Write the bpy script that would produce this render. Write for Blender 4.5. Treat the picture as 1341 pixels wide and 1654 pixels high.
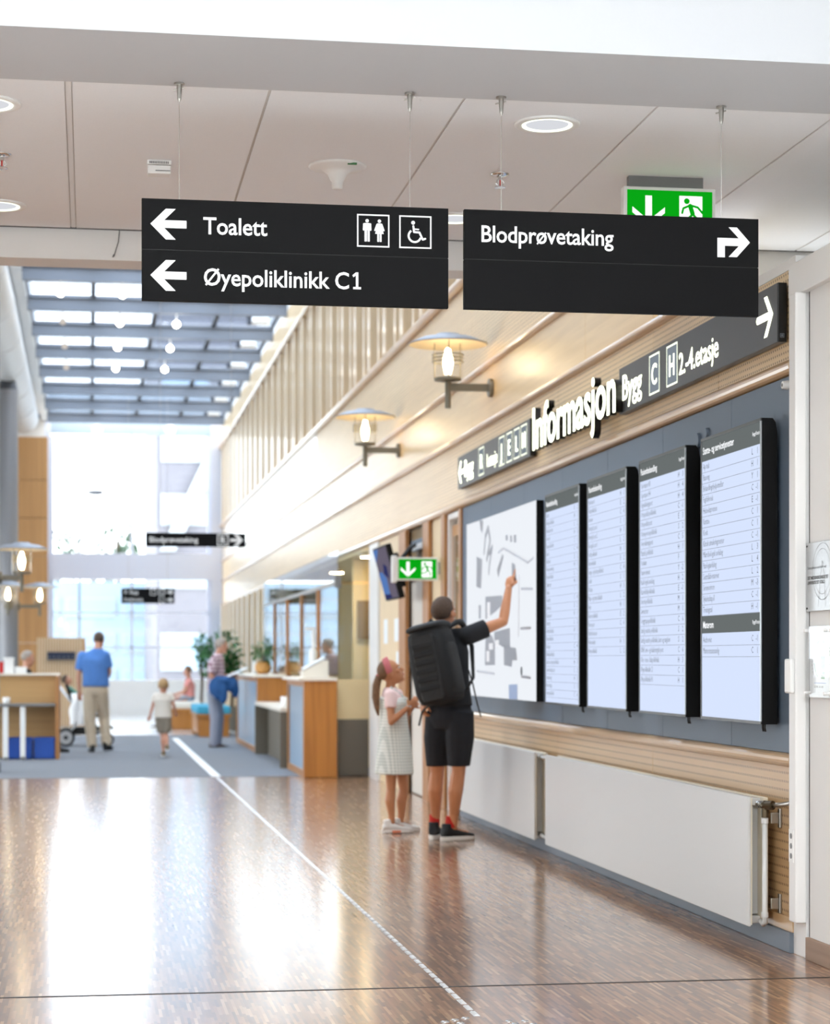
import bpy, bmesh, math, random
from mathutils import Vector, Matrix

random.seed(7)
for o in list(bpy.data.objects):
    bpy.data.objects.remove(o, do_unlink=True)
scene = bpy.context.scene
COL = scene.collection

# ---------------------------------------------------------------- camera
F, CX, HY = 3350.0, 670.5, 1066.0          # focal length and horizon in photo pixels (1341 x 1654)
TH = math.atan((CX - 144.0) / F)            # yaw: the hall's long axis runs to x = 144
ST, CT = math.sin(TH), math.cos(TH)
EYE = 1.345
cam_d = bpy.data.cameras.new('camera')
cam = bpy.data.objects.new('camera', cam_d)
COL.objects.link(cam)
cam.location = (0, 0, EYE)
cam.rotation_euler = (math.pi / 2, 0, -TH)
cam_d.sensor_fit = 'HORIZONTAL'
cam_d.sensor_width = 36.0
cam_d.lens = 36.0 * F / 1341.0
cam_d.shift_y = (HY - 827.0) / 1341.0
cam_d.clip_start = 0.1
cam_d.clip_end = 500
cam_d.dof.use_dof = True
cam_d.dof.focus_distance = 8.5
cam_d.dof.aperture_fstop = 4.0
scene.camera = cam

# ---------------------------------------------------------------- sky and exposure
SKY_STRENGTH = 5.0
NEAR_OPEN = (-5.8, 3.4, -4.0, 3.7)           # unseen roof opening behind the viewer, added to light the beam and ceiling: x0, x1, y0, y1
EXPOSURE = 0.52
GLAZED_FROM, GLAZED_TO = 15.0, 35.0         # unseen side glazing between these points, added to light the birch wall
world = bpy.data.worlds.new('sky')
scene.world = world
world.use_nodes = True
bg = world.node_tree.nodes['Background']
bg.inputs['Color'].default_value = (0.91, 0.958, 1.0, 1)
bg.inputs['Strength'].default_value = SKY_STRENGTH
cy = scene.cycles
cy.max_bounces = 6
cy.diffuse_bounces = 4
cy.caustics_reflective = False
cy.glossy_bounces = 3
cy.transmission_bounces = 4
cy.transparent_max_bounces = 12
vs = scene.view_settings
scene.display_settings.display_device = 'sRGB'
vs.view_transform = 'Standard'
vs.look = 'None'
vs.exposure = EXPOSURE
vs.gamma = 1.0
vs.use_curve_mapping = False

# ---------------------------------------------------------------- photo pixel -> point in the hall
def pd(x, y, d):
    r = (x - CX) / F * d
    return Vector((r * CT + d * ST, d * CT - r * ST, EYE + (HY - y) / F * d))
def pX(x, y, X):
    t = (x - CX) / F
    Y = X * (CT - t * ST) / (ST + t * CT)
    d = X * ST + Y * CT
    return Vector((X, Y, EYE + (HY - y) / F * d))
def pY(x, y, Y):
    t = (x - CX) / F
    X = Y * (ST + t * CT) / (CT - t * ST)
    d = X * ST + Y * CT
    return Vector((X, Y, EYE + (HY - y) / F * d))
def pZ(x, y, Z):
    return pd(x, y, (EYE - Z) * F / (y - HY))

# ---------------------------------------------------------------- materials
M = {}
def nt(name):
    m = bpy.data.materials.new(name)
    m.use_nodes = True
    t = m.node_tree
    return m, t, t.nodes['Principled BSDF']
def lin(c):
    return tuple(((v / 255.0) / 12.92 if v / 255.0 <= 0.04045 else ((v / 255.0 + 0.055) / 1.055) ** 2.4) for v in c)
def N(t, typ, **kw):
    n = t.nodes.new(typ)
    for k, v in kw.items():
        setattr(n, k, v)
    return n
def mat(name, rgb, rough=0.5, metal=0.0, noise=0.0, nscale=20.0, bump=0.0, bscale=200.0, coat=0.0, crough=0.1, spec=0.5, emit=0.0, ergb=None, sss=0.0):
    m, t, b = nt(name)
    c = lin(rgb)
    b.inputs['Base Color'].default_value = (*c, 1)
    b.inputs['Roughness'].default_value = rough
    b.inputs['Metallic'].default_value = metal
    b.inputs['Specular IOR Level'].default_value = spec
    b.inputs['Coat Weight'].default_value = coat
    b.inputs['Coat Roughness'].default_value = crough
    if sss:
        b.inputs['Subsurface Weight'].default_value = sss
        b.inputs['Subsurface Radius'].default_value = (0.02, 0.008, 0.004)
    if emit:
        b.inputs['Emission Color'].default_value = (*lin(ergb or rgb), 1)
        b.inputs['Emission Strength'].default_value = emit
    if noise or bump:
        co = N(t, 'ShaderNodeTexCoord')
    if noise:
        n = N(t, 'ShaderNodeTexNoise')
        n.inputs['Scale'].default_value = nscale
        n.inputs['Detail'].default_value = 4
        t.links.new(co.outputs['Object'], n.inputs['Vector'])
        r = N(t, 'ShaderNodeValToRGB')
        r.color_ramp.elements[0].position = 0.3
        r.color_ramp.elements[1].position = 0.7
        r.color_ramp.elements[0].color = (*[v * (1 - noise) for v in c], 1)
        r.color_ramp.elements[1].color = (*[min(1, v * (1 + noise)) for v in c], 1)
        t.links.new(n.outputs['Fac'], r.inputs['Fac'])
        t.links.new(r.outputs['Color'], b.inputs['Base Color'])
    if bump:
        n2 = N(t, 'ShaderNodeTexNoise')
        n2.inputs['Scale'].default_value = bscale
        n2.inputs['Detail'].default_value = 3
        t.links.new(co.outputs['Object'], n2.inputs['Vector'])
        bp = N(t, 'ShaderNodeBump')
        bp.inputs['Strength'].default_value = bump
        bp.inputs['Distance'].default_value = 0.01
        t.links.new(n2.outputs['Fac'], bp.inputs['Height'])
        t.links.new(bp.outputs['Normal'], b.inputs['Normal'])
    M[name] = m
    return m
def emis(name, rgb, strength):
    m = bpy.data.materials.new(name)
    m.use_nodes = True
    t = m.node_tree
    t.nodes.clear()
    e = N(t, 'ShaderNodeEmission')
    e.inputs['Color'].default_value = (*lin(rgb), 1)
    e.inputs['Strength'].default_value = strength
    o = N(t, 'ShaderNodeOutputMaterial')
    t.links.new(e.outputs[0], o.inputs['Surface'])
    if strength < 10:
        m.cycles.emission_sampling = 'NONE'      # faint faces need no direct light sampling
    M[name] = m
    return m
def math_node(t, op, a, b=None, c=None):
    n = N(t, 'ShaderNodeMath', operation=op)
    for i, v in enumerate((a, b, c)):
        if v is None:
            continue
        if isinstance(v, (int, float)):
            n.inputs[i].default_value = v
        else:
            t.links.new(v, n.inputs[i])
    return n.outputs[0]
def glass(name, tint=(1, 1, 1), refl=0.12, rough=0.02):
    m = bpy.data.materials.new(name)
    m.use_nodes = True
    t = m.node_tree
    t.nodes.clear()
    tr = N(t, 'ShaderNodeBsdfTransparent')
    tr.inputs['Color'].default_value = (*tint, 1)
    gl = N(t, 'ShaderNodeBsdfGlossy')
    gl.inputs['Roughness'].default_value = rough
    lw = N(t, 'ShaderNodeLayerWeight')
    lw.inputs['Blend'].default_value = 0.5
    mx = N(t, 'ShaderNodeMixShader')
    # reflectance rising towards grazing, the same from both faces of a pane
    t.links.new(math_node(t, 'MULTIPLY_ADD', math_node(t, 'POWER', lw.outputs['Facing'], 5.0), 0.9 - refl, refl), mx.inputs[0])
    t.links.new(tr.outputs[0], mx.inputs[1])
    t.links.new(gl.outputs[0], mx.inputs[2])
    o = N(t, 'ShaderNodeOutputMaterial')
    t.links.new(mx.outputs[0], o.inputs['Surface'])
    M[name] = m
    return m
def wood(name, rgb, var=0.18, axis='Z', scale=1.0, rough=0.35, coat=0.0, crough=0.1, perf=None):
    """veneer with grain along an axis; perf = (pitch_y, pitch_z, radius) drills a grid of fine holes"""
    m, t, b = nt(name)
    c = lin(rgb)
    co = N(t, 'ShaderNodeTexCoord')
    mp = N(t, 'ShaderNodeMapping')
    s = {'X': (0.5, 14, 14), 'Y': (14, 0.5, 14), 'Z': (14, 14, 0.5)}[axis]
    mp.inputs['Scale'].default_value = [v * scale for v in s]
    t.links.new(co.outputs['Object'], mp.inputs['Vector'])
    n = N(t, 'ShaderNodeTexNoise')
    n.inputs['Scale'].default_value = 1.5
    n.inputs['Detail'].default_value = 6
    n.inputs['Distortion'].default_value = 0.6
    t.links.new(mp.outputs[0], n.inputs['Vector'])
    r = N(t, 'ShaderNodeValToRGB')
    r.color_ramp.elements[0].position = 0.3
    r.color_ramp.elements[1].position = 0.72
    r.color_ramp.elements[0].color = (c[0] * (1 - var), c[1] * (1 - var * 1.25), c[2] * (1 - var * 1.5), 1)
    r.color_ramp.elements[1].color = (*[min(1, v * (1 + var * 0.6)) for v in c], 1)
    t.links.new(n.outputs['Fac'], r.inputs['Fac'])
    b.inputs['Roughness'].default_value = rough
    b.inputs['Coat Weight'].default_value = coat
    b.inputs['Coat Roughness'].default_value = crough
    colour = r.outputs['Color']
    if perf:
        py, pz, rad = perf
        sp = N(t, 'ShaderNodeSeparateXYZ')
        t.links.new(co.outputs['Object'], sp.inputs[0])
        fy = math_node(t, 'SUBTRACT', math_node(t, 'FRACT', math_node(t, 'DIVIDE', sp.outputs['Y'], py)), 0.5)
        fz = math_node(t, 'SUBTRACT', math_node(t, 'FRACT', math_node(t, 'DIVIDE', sp.outputs['Z'], pz)), 0.5)
        dy = math_node(t, 'MULTIPLY', fy, py)
        dz = math_node(t, 'MULTIPLY', fz, pz)
        dd = math_node(t, 'SQRT', math_node(t, 'ADD', math_node(t, 'MULTIPLY', dy, dy), math_node(t, 'MULTIPLY', dz, dz)))
        hole = math_node(t, 'LESS_THAN', dd, rad)
        mx = N(t, 'ShaderNodeMix', data_type='RGBA')
        t.links.new(hole, mx.inputs['Factor'])
        t.links.new(colour, mx.inputs['A'])
        mx.inputs['B'].default_value = (c[0] * 0.28, c[1] * 0.22, c[2] * 0.16, 1)
        colour = mx.outputs['Result']
    t.links.new(colour, b.inputs['Base Color'])
    M[name] = m
    return m

def parquet(name):
    m, t, b = nt(name)
    co = N(t, 'ShaderNodeTexCoord')
    sp = N(t, 'ShaderNodeSeparateXYZ')
    t.links.new(co.outputs['Object'], sp.inputs[0])
    W, L = 0.0125, 0.18
    u = math_node(t, 'DIVIDE', sp.outputs['X'], W)
    row = math_node(t, 'FLOOR', u)
    wn0 = N(t, 'ShaderNodeTexWhiteNoise', noise_dimensions='1D')
    t.links.new(row, wn0.inputs['W'])
    v = math_node(t, 'ADD', math_node(t, 'DIVIDE', sp.outputs['Y'], L), math_node(t, 'MULTIPLY', wn0.outputs['Value'], 1.0))
    cell = math_node(t, 'FLOOR', v)
    cx = N(t, 'ShaderNodeCombineXYZ')
    t.links.new(row, cx.inputs[0])
    t.links.new(cell, cx.inputs[1])
    wn = N(t, 'ShaderNodeTexWhiteNoise', noise_dimensions='2D')
    t.links.new(cx.outputs[0], wn.inputs['Vector'])
    r = N(t, 'ShaderNodeValToRGB')
    cr = r.color_ramp
    cr.elements[0].position = 0.0
    cr.elements[0].color = (*lin((114, 78, 51)), 1)
    cr.elements[1].position = 1.0
    cr.elements[1].color = (*lin((196, 154, 112)), 1)
    e = cr.elements.new(0.45); e.color = (*lin((140, 96, 60)), 1)
    e = cr.elements.new(0.82); e.color = (*lin((162, 116, 78)), 1)
    t.links.new(wn.outputs['Value'], r.inputs['Fac'])
    # broad tone drift between laid blocks
    n = N(t, 'ShaderNodeTexNoise')
    n.inputs['Scale'].default_value = 2.2
    n.inputs['Detail'].default_value = 2
    t.links.new(co.outputs['Object'], n.inputs['Vector'])
    hs = N(t, 'ShaderNodeHueSaturation')
    t.links.new(r.outputs['Color'], hs.inputs['Color'])
    t.links.new(math_node(t, 'ADD', math_node(t, 'MULTIPLY', n.outputs['Fac'], 0.35), 0.83), hs.inputs['Value'])
    t.links.new(hs.outputs['Color'], b.inputs['Base Color'])
    b.inputs['Roughness'].default_value = 0.4
    b.inputs['Coat Weight'].default_value = 1.0
    b.inputs['Coat Roughness'].default_value = 0.15
    b.inputs['Coat IOR'].default_value = 1.62
    n3 = N(t, 'ShaderNodeTexNoise')
    n3.inputs['Scale'].default_value = 14
    n3.inputs['Detail'].default_value = 3
    t.links.new(co.outputs['Object'], n3.inputs['Vector'])
    h = math_node(t, 'ADD', math_node(t, 'MULTIPLY', n3.outputs['Fac'], 1.0), math_node(t, 'MULTIPLY', wn.outputs['Value'], 0.10))
    bp = N(t, 'ShaderNodeBump')
    bp.inputs['Strength'].default_value = 0.02
    bp.inputs['Distance'].default_value = 0.01
    t.links.new(h, bp.inputs['Height'])
    t.links.new(bp.outputs['Normal'], b.inputs['Coat Normal'])
    t.links.new(bp.outputs['Normal'], b.inputs['Normal'])
    M[name] = m
    return m

def checks(name, rgb1, rgb2, pitch=0.012):
    """woven check: darker where two stripe sets cross (object space, round the figure by angle)"""
    m, t, b = nt(name)
    co = N(t, 'ShaderNodeTexCoord')
    sp = N(t, 'ShaderNodeSeparateXYZ')
    t.links.new(co.outputs['Object'], sp.inputs[0])
    h = math_node(t, 'ADD', sp.outputs['X'], math_node(t, 'MULTIPLY', sp.outputs['Y'], 0.7))
    a = math_node(t, 'LESS_THAN', math_node(t, 'FRACT', math_node(t, 'DIVIDE', h, pitch)), 0.5)
    c = math_node(t, 'LESS_THAN', math_node(t, 'FRACT', math_node(t, 'DIVIDE', sp.outputs['Z'], pitch)), 0.5)
    f = math_node(t, 'MULTIPLY', math_node(t, 'ADD', a, c), 0.5)
    mx = N(t, 'ShaderNodeMix', data_type='RGBA')
    t.links.new(f, mx.inputs['Factor'])
    mx.inputs['A'].default_value = (*lin(rgb1), 1)
    mx.inputs['B'].default_value = (*lin(rgb2), 1)
    t.links.new(mx.outputs['Result'], b.inputs['Base Color'])
    b.inputs['Roughness'].default_value = 0.9
    M[name] = m
    return m

parquet('parquet')
mat('carpet', (126, 129, 135), 0.95, noise=0.08, nscale=300, bump=0.3, bscale=600)
mat('stone_floor', (206, 210, 214), 0.25, noise=0.03, coat=0.8, crough=0.12)
mat('bounce_floor', (232, 230, 226), 0.5, noise=0.02)  # pale tone of the unseen floor that bounces light
mat('white_paint', (232, 231, 229), 0.6, noise=0.012, nscale=4, bump=0.04, bscale=90)
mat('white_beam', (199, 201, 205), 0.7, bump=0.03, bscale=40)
mat('white_trim', (233, 232, 230), 0.35)
mat('ceiling_tile', (245, 247, 250), 0.9, noise=0.02, nscale=260, bump=0.05, bscale=400)
mat('tile_gap', (214, 213, 211), 0.7)
mat('dark_gap', (40, 40, 40), 0.7)
mat('joint', (42, 36, 32), 0.6)
wood('birch', (228, 200, 156), 0.10, 'Y', 1.0, 0.35, coat=0.2, crough=0.2)
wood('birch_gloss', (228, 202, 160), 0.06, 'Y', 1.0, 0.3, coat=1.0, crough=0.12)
mat('gallery_grey', (168, 176, 172), 0.7)
wood('birch_perf', (228, 199, 154), 0.08, 'Y', 1.0, 0.38, coat=0.15, crough=0.25, perf=(0.030, 0.030, 0.0062))
wood('birch_perf_low', (206, 172, 128), 0.08, 'Y', 1.0, 0.45, coat=0.15, crough=0.25, perf=(0.024, 0.040, 0.0062))
wood('rail_wood', (214, 178, 132), 0.12, 'Y', 1.0, 0.3, coat=0.6, crough=0.1)
wood('post_wood', (226, 200, 164), 0.10, 'Z', 1.0, 0.4, coat=0.3)
wood('oak', (184, 122, 54), 0.2, 'Z', 1.0, 0.35, coat=0.4, crough=0.12)
wood('oak_h', (184, 122, 54), 0.2, 'X', 1.0, 0.35, coat=0.4, crough=0.12)
wood('brown_frame', (176, 124, 74), 0.18, 'Z', 1.0, 0.4)
wood('cream_door', (228, 206, 168), 0.07, 'Z', 1.0, 0.45)
wood('amber_wall', (196, 146, 92), 0.14, 'Z', 0.6, 0.45)
wood('desk_wood', (196, 158, 106), 0.10, 'X', 0.7, 0.5)
wood('skirting_wood', (150, 120, 96), 0.2, 'Y', 1.0, 0.5)
mat('slate', (98, 113, 130), 0.55, noise=0.02, nscale=120)
mat('skirting_grey', (112, 122, 134), 0.5)
mat('sign_black', (19, 19, 20), 0.65, noise=0.05, nscale=350, spec=0.1)
mat('sign_dark', (62, 62, 64), 0.4, noise=0.04, nscale=300)
mat('sign_edge', (12, 12, 12), 0.35)
mat('seam_black', (8, 8, 8), 0.6)
mat('print_white', (250, 250, 250), 0.5)
mat('print_grey', (104, 112, 122), 0.7)
mat('rule_grey', (150, 160, 178), 0.7)
mat('screen_black', (5, 5, 5), 0.5, spec=0.2)
mat('bezel', (60, 62, 62), 0.4)
mat('bezel_silver', (190, 196, 200), 0.3, 0.6)
mat('steel', (180, 178, 172), 0.3, 1.0)
mat('brushed_steel', (186, 187, 188), 0.35, 0.7, noise=0.03, nscale=60)
mat('chrome', (215, 215, 215), 0.15, 1.0)
mat('guide_steel', (224, 225, 226), 0.38, 0.55)
mat('brass_dark', (92, 80, 62), 0.4, 0.8)
mat('radiator', (206, 206, 204), 0.35, coat=0.2)
mat('radiator_edge', (222, 212, 190), 0.4)
mat('lamp_metal', (126, 122, 110), 0.4, 0.5)
mat('lamp_shade_top', (150, 154, 162), 0.5, 0.2)
mat('lamp_shade_under', (240, 228, 200), 0.6)
emis('bulb', (255, 226, 178), 20.0)
emis('spot_glow', (255, 246, 232), 20.0)
emis('spot_dim', (235, 225, 215), 0.55)
emis('sign_glow', (250, 255, 224), 3.0)
emis('sign_glow_soft', (244, 250, 226), 1.3)
emis('sign_glow_dim', (150, 160, 170), 0.5)
emis('exit_green', (10, 176, 24), 0.62)
emis('exit_white', (252, 255, 250), 0.95)
emis('screen_white', (206, 218, 243), 0.78)
emis('screen_grey', (112, 118, 118), 0.62)
emis('screen_text', (250, 252, 255), 0.9)
emis('map_white', (236, 240, 246), 0.72)
mat('map_grey', (150, 154, 164), 0.5)
mat('map_line', (196, 200, 210), 0.5)
mat('map_blue', (168, 190, 230), 0.5)
mat('map_white_print', (246, 247, 250), 0.5)
glass('clear_glass', (0.97, 0.985, 0.99), 0.03)
glass('booth_glass', (0.90, 0.95, 0.97), 0.07, 0.03)
glass('roof_glass', (0.80, 0.85, 0.91), 0.03, 0.02)
glass('upper_glass', (0.80, 0.86, 0.86), 0.10, 0.03)
glass('lamp_glass', (0.98, 0.98, 0.97), 0.03, 0.02)
glass('acrylic', (0.97, 0.97, 0.97), 0.04, 0.02)
mat('roof_steel', (124, 129, 138), 0.5)
mat('roof_dark', (62, 66, 76), 0.6)
mat('frame_pale', (208, 212, 226), 0.5)
mat('frame_blue', (160, 176, 190), 0.5)
mat('duct_white', (226, 226, 226), 0.45, 0.1)
mat('column_grey', (142, 142, 146), 0.35, 0.2)
mat('column_dark', (70, 72, 78), 0.4)
mat('taupe', (112, 104, 90), 0.5, noise=0.05, nscale=200)
mat('booth_cream', (238, 214, 164), 0.6)
mat('blind_brown', (132, 106, 66), 0.6)
mat('door_white', (214, 208, 198), 0.5)
mat('counter_top', (236, 228, 214), 0.3)
mat('white_plastic', (240, 240, 238), 0.4)
mat('grey_plastic', (120, 120, 120), 0.5)
mat('black_plastic', (14, 14, 15), 0.45)
mat('paper', (236, 242, 246), 0.8)
mat('crate_blue', (34, 84, 176), 0.45)
mat('turquoise', (70, 164, 196), 0.9)
mat('navy_panel', (34, 42, 66), 0.6)
mat('leaf', (52, 112, 52), 0.55, noise=0.3, nscale=6)
mat('leaf_dark', (40, 74, 48), 0.7, noise=0.3, nscale=3)
mat('terracotta', (204, 150, 84), 0.5)
mat('bark', (90, 72, 54), 0.8)
mat('asphalt', (196, 196, 192), 0.9, noise=0.05, nscale=2)
mat('facade_grey', (110, 109, 117), 0.8, noise=0.04, nscale=2)
mat('facade_pale', (150, 172, 192), 0.8)
mat('facade_window', (142, 168, 192), 0.3, spec=0.8)
mat('facade_white', (158, 164, 170), 0.7)
mat('green_tick', (60, 150, 66), 0.6)
mat('blue_print', (30, 108, 196), 0.6)
mat('red_print', (200, 40, 36), 0.5)
mat('pale_leds', (60, 120, 70), 0.5)
# cloth, skin, hair
mat('skin_man', (198, 134, 94), 0.5, noise=0.05, nscale=14)
mat('skin_girl', (192, 130, 90), 0.5, noise=0.04, nscale=14)
mat('skin_pale', (204, 148, 122), 0.5, noise=0.04, nscale=14)
mat('lips', (186, 104, 92), 0.5)
mat('eye_white', (240, 238, 234), 0.3)
mat('eye_dark', (48, 36, 28), 0.3)
mat('hair_dark', (82, 62, 48), 0.7, noise=0.3, nscale=90, bump=0.5, bscale=300)
mat('hair_brown', (118, 84, 54), 0.6, noise=0.3, nscale=60, bump=0.5, bscale=200)
mat('hair_blond', (176, 142, 98), 0.7, noise=0.2, nscale=60, bump=0.4, bscale=200)
mat('hair_grey', (168, 156, 146), 0.7, noise=0.2, nscale=60, bump=0.4, bscale=200)
mat('tee_black', (29, 30, 33), 0.9, noise=0.1, nscale=12, bump=0.5, bscale=18)
mat('shorts_navy', (25, 27, 33), 0.85, noise=0.15, nscale=10, bump=0.6, bscale=16)
mat('pack_black', (17, 17, 18), 0.75, noise=0.15, nscale=60, bump=0.25, bscale=220)
mat('pack_grey', (34, 34, 34), 0.7, noise=0.12, nscale=40, bump=0.3, bscale=120)
mat('strap_black', (14, 14, 15), 0.6)
mat('sock_red', (190, 42, 30), 0.9)
mat('shoe_black', (22, 22, 23), 0.7)
mat('shoe_sole', (226, 222, 214), 0.6)
mat('shoe_white', (226, 222, 216), 0.6)
mat('sole_orange', (226, 132, 96), 0.6)
mat('tee_pink', (244, 214, 210), 0.9, bump=0.3, bscale=24)
checks('gingham', (236, 236, 228), (192, 197, 188), 0.024)
mat('headband', (196, 108, 110), 0.8)
mat('polo_blue', (82, 130, 200), 0.9, noise=0.08, nscale=8, bump=0.4, bscale=16)
mat('khaki', (208, 192, 168), 0.9, noise=0.06, nscale=8, bump=0.5, bscale=14)
mat('tee_cream', (230, 222, 210), 0.9, bump=0.3, bscale=18)
mat('shorts_taupe', (138, 128, 114), 0.9, bump=0.4, bscale=18)
checks('plaid', (226, 208, 214), (120, 66, 84), 0.06)
mat('jacket_blue', (44, 92, 148), 0.8, noise=0.15, nscale=8, bump=0.5, bscale=14)
mat('trousers_grey', (158, 160, 172), 0.9, bump=0.4, bscale=14)
mat('tee_dark', (24, 24, 26), 0.9)
mat('tee_coral', (238, 160, 152), 0.9)
mat('jeans', (46, 66, 110), 0.9, bump=0.3, bscale=18)
mat('baby_green', (110, 158, 142), 0.9)
mat('blanket_white', (240, 238, 236), 0.95, bump=0.5, bscale=16)

# ---------------------------------------------------------------- mesh helpers
def ortho(d):
    d = Vector(d).normalized()
    a = Vector((0, 0, 1)) if abs(d.z) < 0.9 else Vector((1, 0, 0))
    u = d.cross(a).normalized()
    return u, d.cross(u).normalized()
class MB:
    def __init__(s):
        s.v, s.f, s.m = [], [], []
    def add(s, vs, fs, mi=0):
        b = len(s.v)
        s.v.extend([tuple(p) for p in vs])
        s.f.extend([tuple(i + b for i in f) for f in fs])
        s.m.extend([mi] * len(fs))
        return s
    def box(s, x0, x1, y0, y1, z0, z1, mi=0):
        x0, x1 = min(x0, x1), max(x0, x1); y0, y1 = min(y0, y1), max(y0, y1); z0, z1 = min(z0, z1), max(z0, z1)
        vs = [(x0, y0, z0), (x1, y0, z0), (x1, y1, z0), (x0, y1, z0), (x0, y0, z1), (x1, y0, z1), (x1, y1, z1), (x0, y1, z1)]
        return s.add(vs, [(3, 2, 1, 0), (4, 5, 6, 7), (0, 1, 5, 4), (1, 2, 6, 5), (2, 3, 7, 6), (3, 0, 4, 7)], mi)
    def obox(s, c, ax, ay, az, mi=0):
        c = Vector(c); ax, ay, az = Vector(ax), Vector(ay), Vector(az)
        sg = [(-1, -1, -1), (1, -1, -1), (1, 1, -1), (-1, 1, -1), (-1, -1, 1), (1, -1, 1), (1, 1, 1), (-1, 1, 1)]
        return s.add([c + ax * a + ay * b + az * d for a, b, d in sg],
                     [(3, 2, 1, 0), (4, 5, 6, 7), (0, 1, 5, 4), (1, 2, 6, 5), (2, 3, 7, 6), (3, 0, 4, 7)], mi)
    def loft(s, rings, n=16, mi=0, cap=True):
        """rings: (centre, axis_a, axis_b)"""
        vs, fs = [], []
        for c, a, b in rings:
            c, a, b = Vector(c), Vector(a), Vector(b)
            for k in range(n):
                t = 2 * math.pi * k / n
                vs.append(c + a * math.cos(t) + b * math.sin(t))
        for i in range(len(rings) - 1):
            for k in range(n):
                k2 = (k + 1) % n
                fs.append((i * n + k, i * n + k2, (i + 1) * n + k2, (i + 1) * n + k))
        if cap:
            fs.append(tuple(range(n - 1, -1, -1)))
            e = (len(rings) - 1) * n
            fs.append(tuple(range(e, e + n)))
        return s.add(vs, fs, mi)
    def cyl(s, p0, p1, r0, r1=None, n=16, mi=0):
        r1 = r0 if r1 is None else r1
        p0, p1 = Vector(p0), Vector(p1)
        u, w = ortho(p1 - p0)
        return s.loft([(p0, u * r0, w * r0), (p1, u * r1, w * r1)], n, mi)
    def tube(s, pts, r, n=10, mi=0):
        pts = [Vector(p) for p in pts]
        rings = []
        u = None
        for i, p in enumerate(pts):
            d = (pts[min(i + 1, len(pts) - 1)] - pts[max(i - 1, 0)]).normalized()
            if u is None:
                u, w = ortho(d)
            else:
                u = (u - d * u.dot(d)).normalized()
                w = d.cross(u).normalized()
            rr = r[i] if isinstance(r, (list, tuple)) else r
            rings.append((p, u * rr, w * rr))
        return s.loft(rings, n, mi)
    def lathe(s, c, prof, n=24, mi=0):
        """prof: (radius, z) from one end to the other, about a vertical axis at c"""
        c = Vector(c)
        return s.loft([(c + Vector((0, 0, z)), Vector((max(r, 1e-4), 0, 0)), Vector((0, max(r, 1e-4), 0))) for r, z in prof], n, mi)
    def ell(s, c, a, b, d, n=14, mi=0):
        """ellipsoid with half axes a, b, d (vectors)"""
        c, a, b, d = Vector(c), Vector(a), Vector(b), Vector(d)
        m = n // 2 + 1
        return s.loft([(c + d * -math.cos(math.pi * k / m), a * max(0.02, math.sin(math.pi * k / m)), b * max(0.02, math.sin(math.pi * k / m))) for k in range(m + 1)], n, mi)
    def sph(s, c, r, n=14, mi=0):
        return s.ell(c, (r, 0, 0), (0, r, 0), (0, 0, r), n, mi)
    def cap(s, p0, r0, p1, r1, n=12, mi=0):
        """tapered capsule"""
        p0, p1 = Vector(p0), Vector(p1)
        d = p1 - p0
        if d.length < 1e-6:
            return s.sph(p0, r0, n, mi)
        dn = d.normalized()
        u, w = ortho(dn)
        R = []
        for k in range(5):
            a = math.pi / 2 * (k + 0.15) / 4.15
            R.append((p0 - dn * r0 * math.cos(a), u * r0 * math.sin(a), w * r0 * math.sin(a)))
        for k in range(4, -1, -1):
            a = math.pi / 2 * (k + 0.15) / 4.15
            R.append((p1 + dn * r1 * math.cos(a), u * r1 * math.sin(a), w * r1 * math.sin(a)))
        return s.loft(R, n, mi)
    def prism(s, pts, ext, mi=0):
        """polygon (3D points in order) pushed along ext"""
        e = Vector(ext)
        a = [Vector(p) for p in pts]
        n = len(a)
        fs = [tuple(range(n - 1, -1, -1)), tuple(range(n, 2 * n))]
        for k in range(n):
            k2 = (k + 1) % n
            fs.append((k, k2, n + k2, n + k))
        return s.add(a + [p + e for p in a], fs, mi)
    def build(s, name, mats, parent=None, smooth=False, bevel=0.0, local=False):
        if isinstance(mats, str):
            mats = [mats]
        me = bpy.data.meshes.new(name)
        me.from_pydata(s.v, [], s.f)
        for k in mats:
            me.materials.append(M[k])
        if len(mats) > 1:
            me.polygons.foreach_set('material_index', s.m)
        bm = bmesh.new(); bm.from_mesh(me)
        bmesh.ops.recalc_face_normals(bm, faces=bm.faces)
        bm.to_mesh(me); bm.free()
        if smooth:
            me.polygons.foreach_set('use_smooth', [True] * len(me.polygons))
        me.update()
        return place(name, me, parent, bevel, local)
def place(name, me, parent=None, bevel=0.0, local=False):
    o = bpy.data.objects.new(name, me)
    COL.objects.link(o)
    if parent is not None:
        o.parent = parent
        if not local and 'w' in OFF.get(parent.name, {}):
            o.location = -OFF[parent.name]['w']
    if bevel:
        b = o.modifiers.new('bevel', 'BEVEL')
        b.width = bevel; b.segments = 2; b.limit_method = 'ANGLE'
    return o
OFF = {}
def tag(o, label=None, cat=None, group=None, kind=None):
    if label: o['label'] = label
    if cat: o['category'] = cat
    if group: o['group'] = group
    if kind: o['kind'] = kind
    return o
def thing(name, loc, label=None, cat=None, group=None, kind=None):
    o = bpy.data.objects.new(name, None)
    COL.objects.link(o)
    o.location = loc
    o.empty_display_size = 0.1
    OFF[o.name] = {'w': Vector(loc)}
    return tag(o, label, cat, group, kind)
def structure(o, label=None):
    return tag(o, label, None, None, 'structure')
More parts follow.
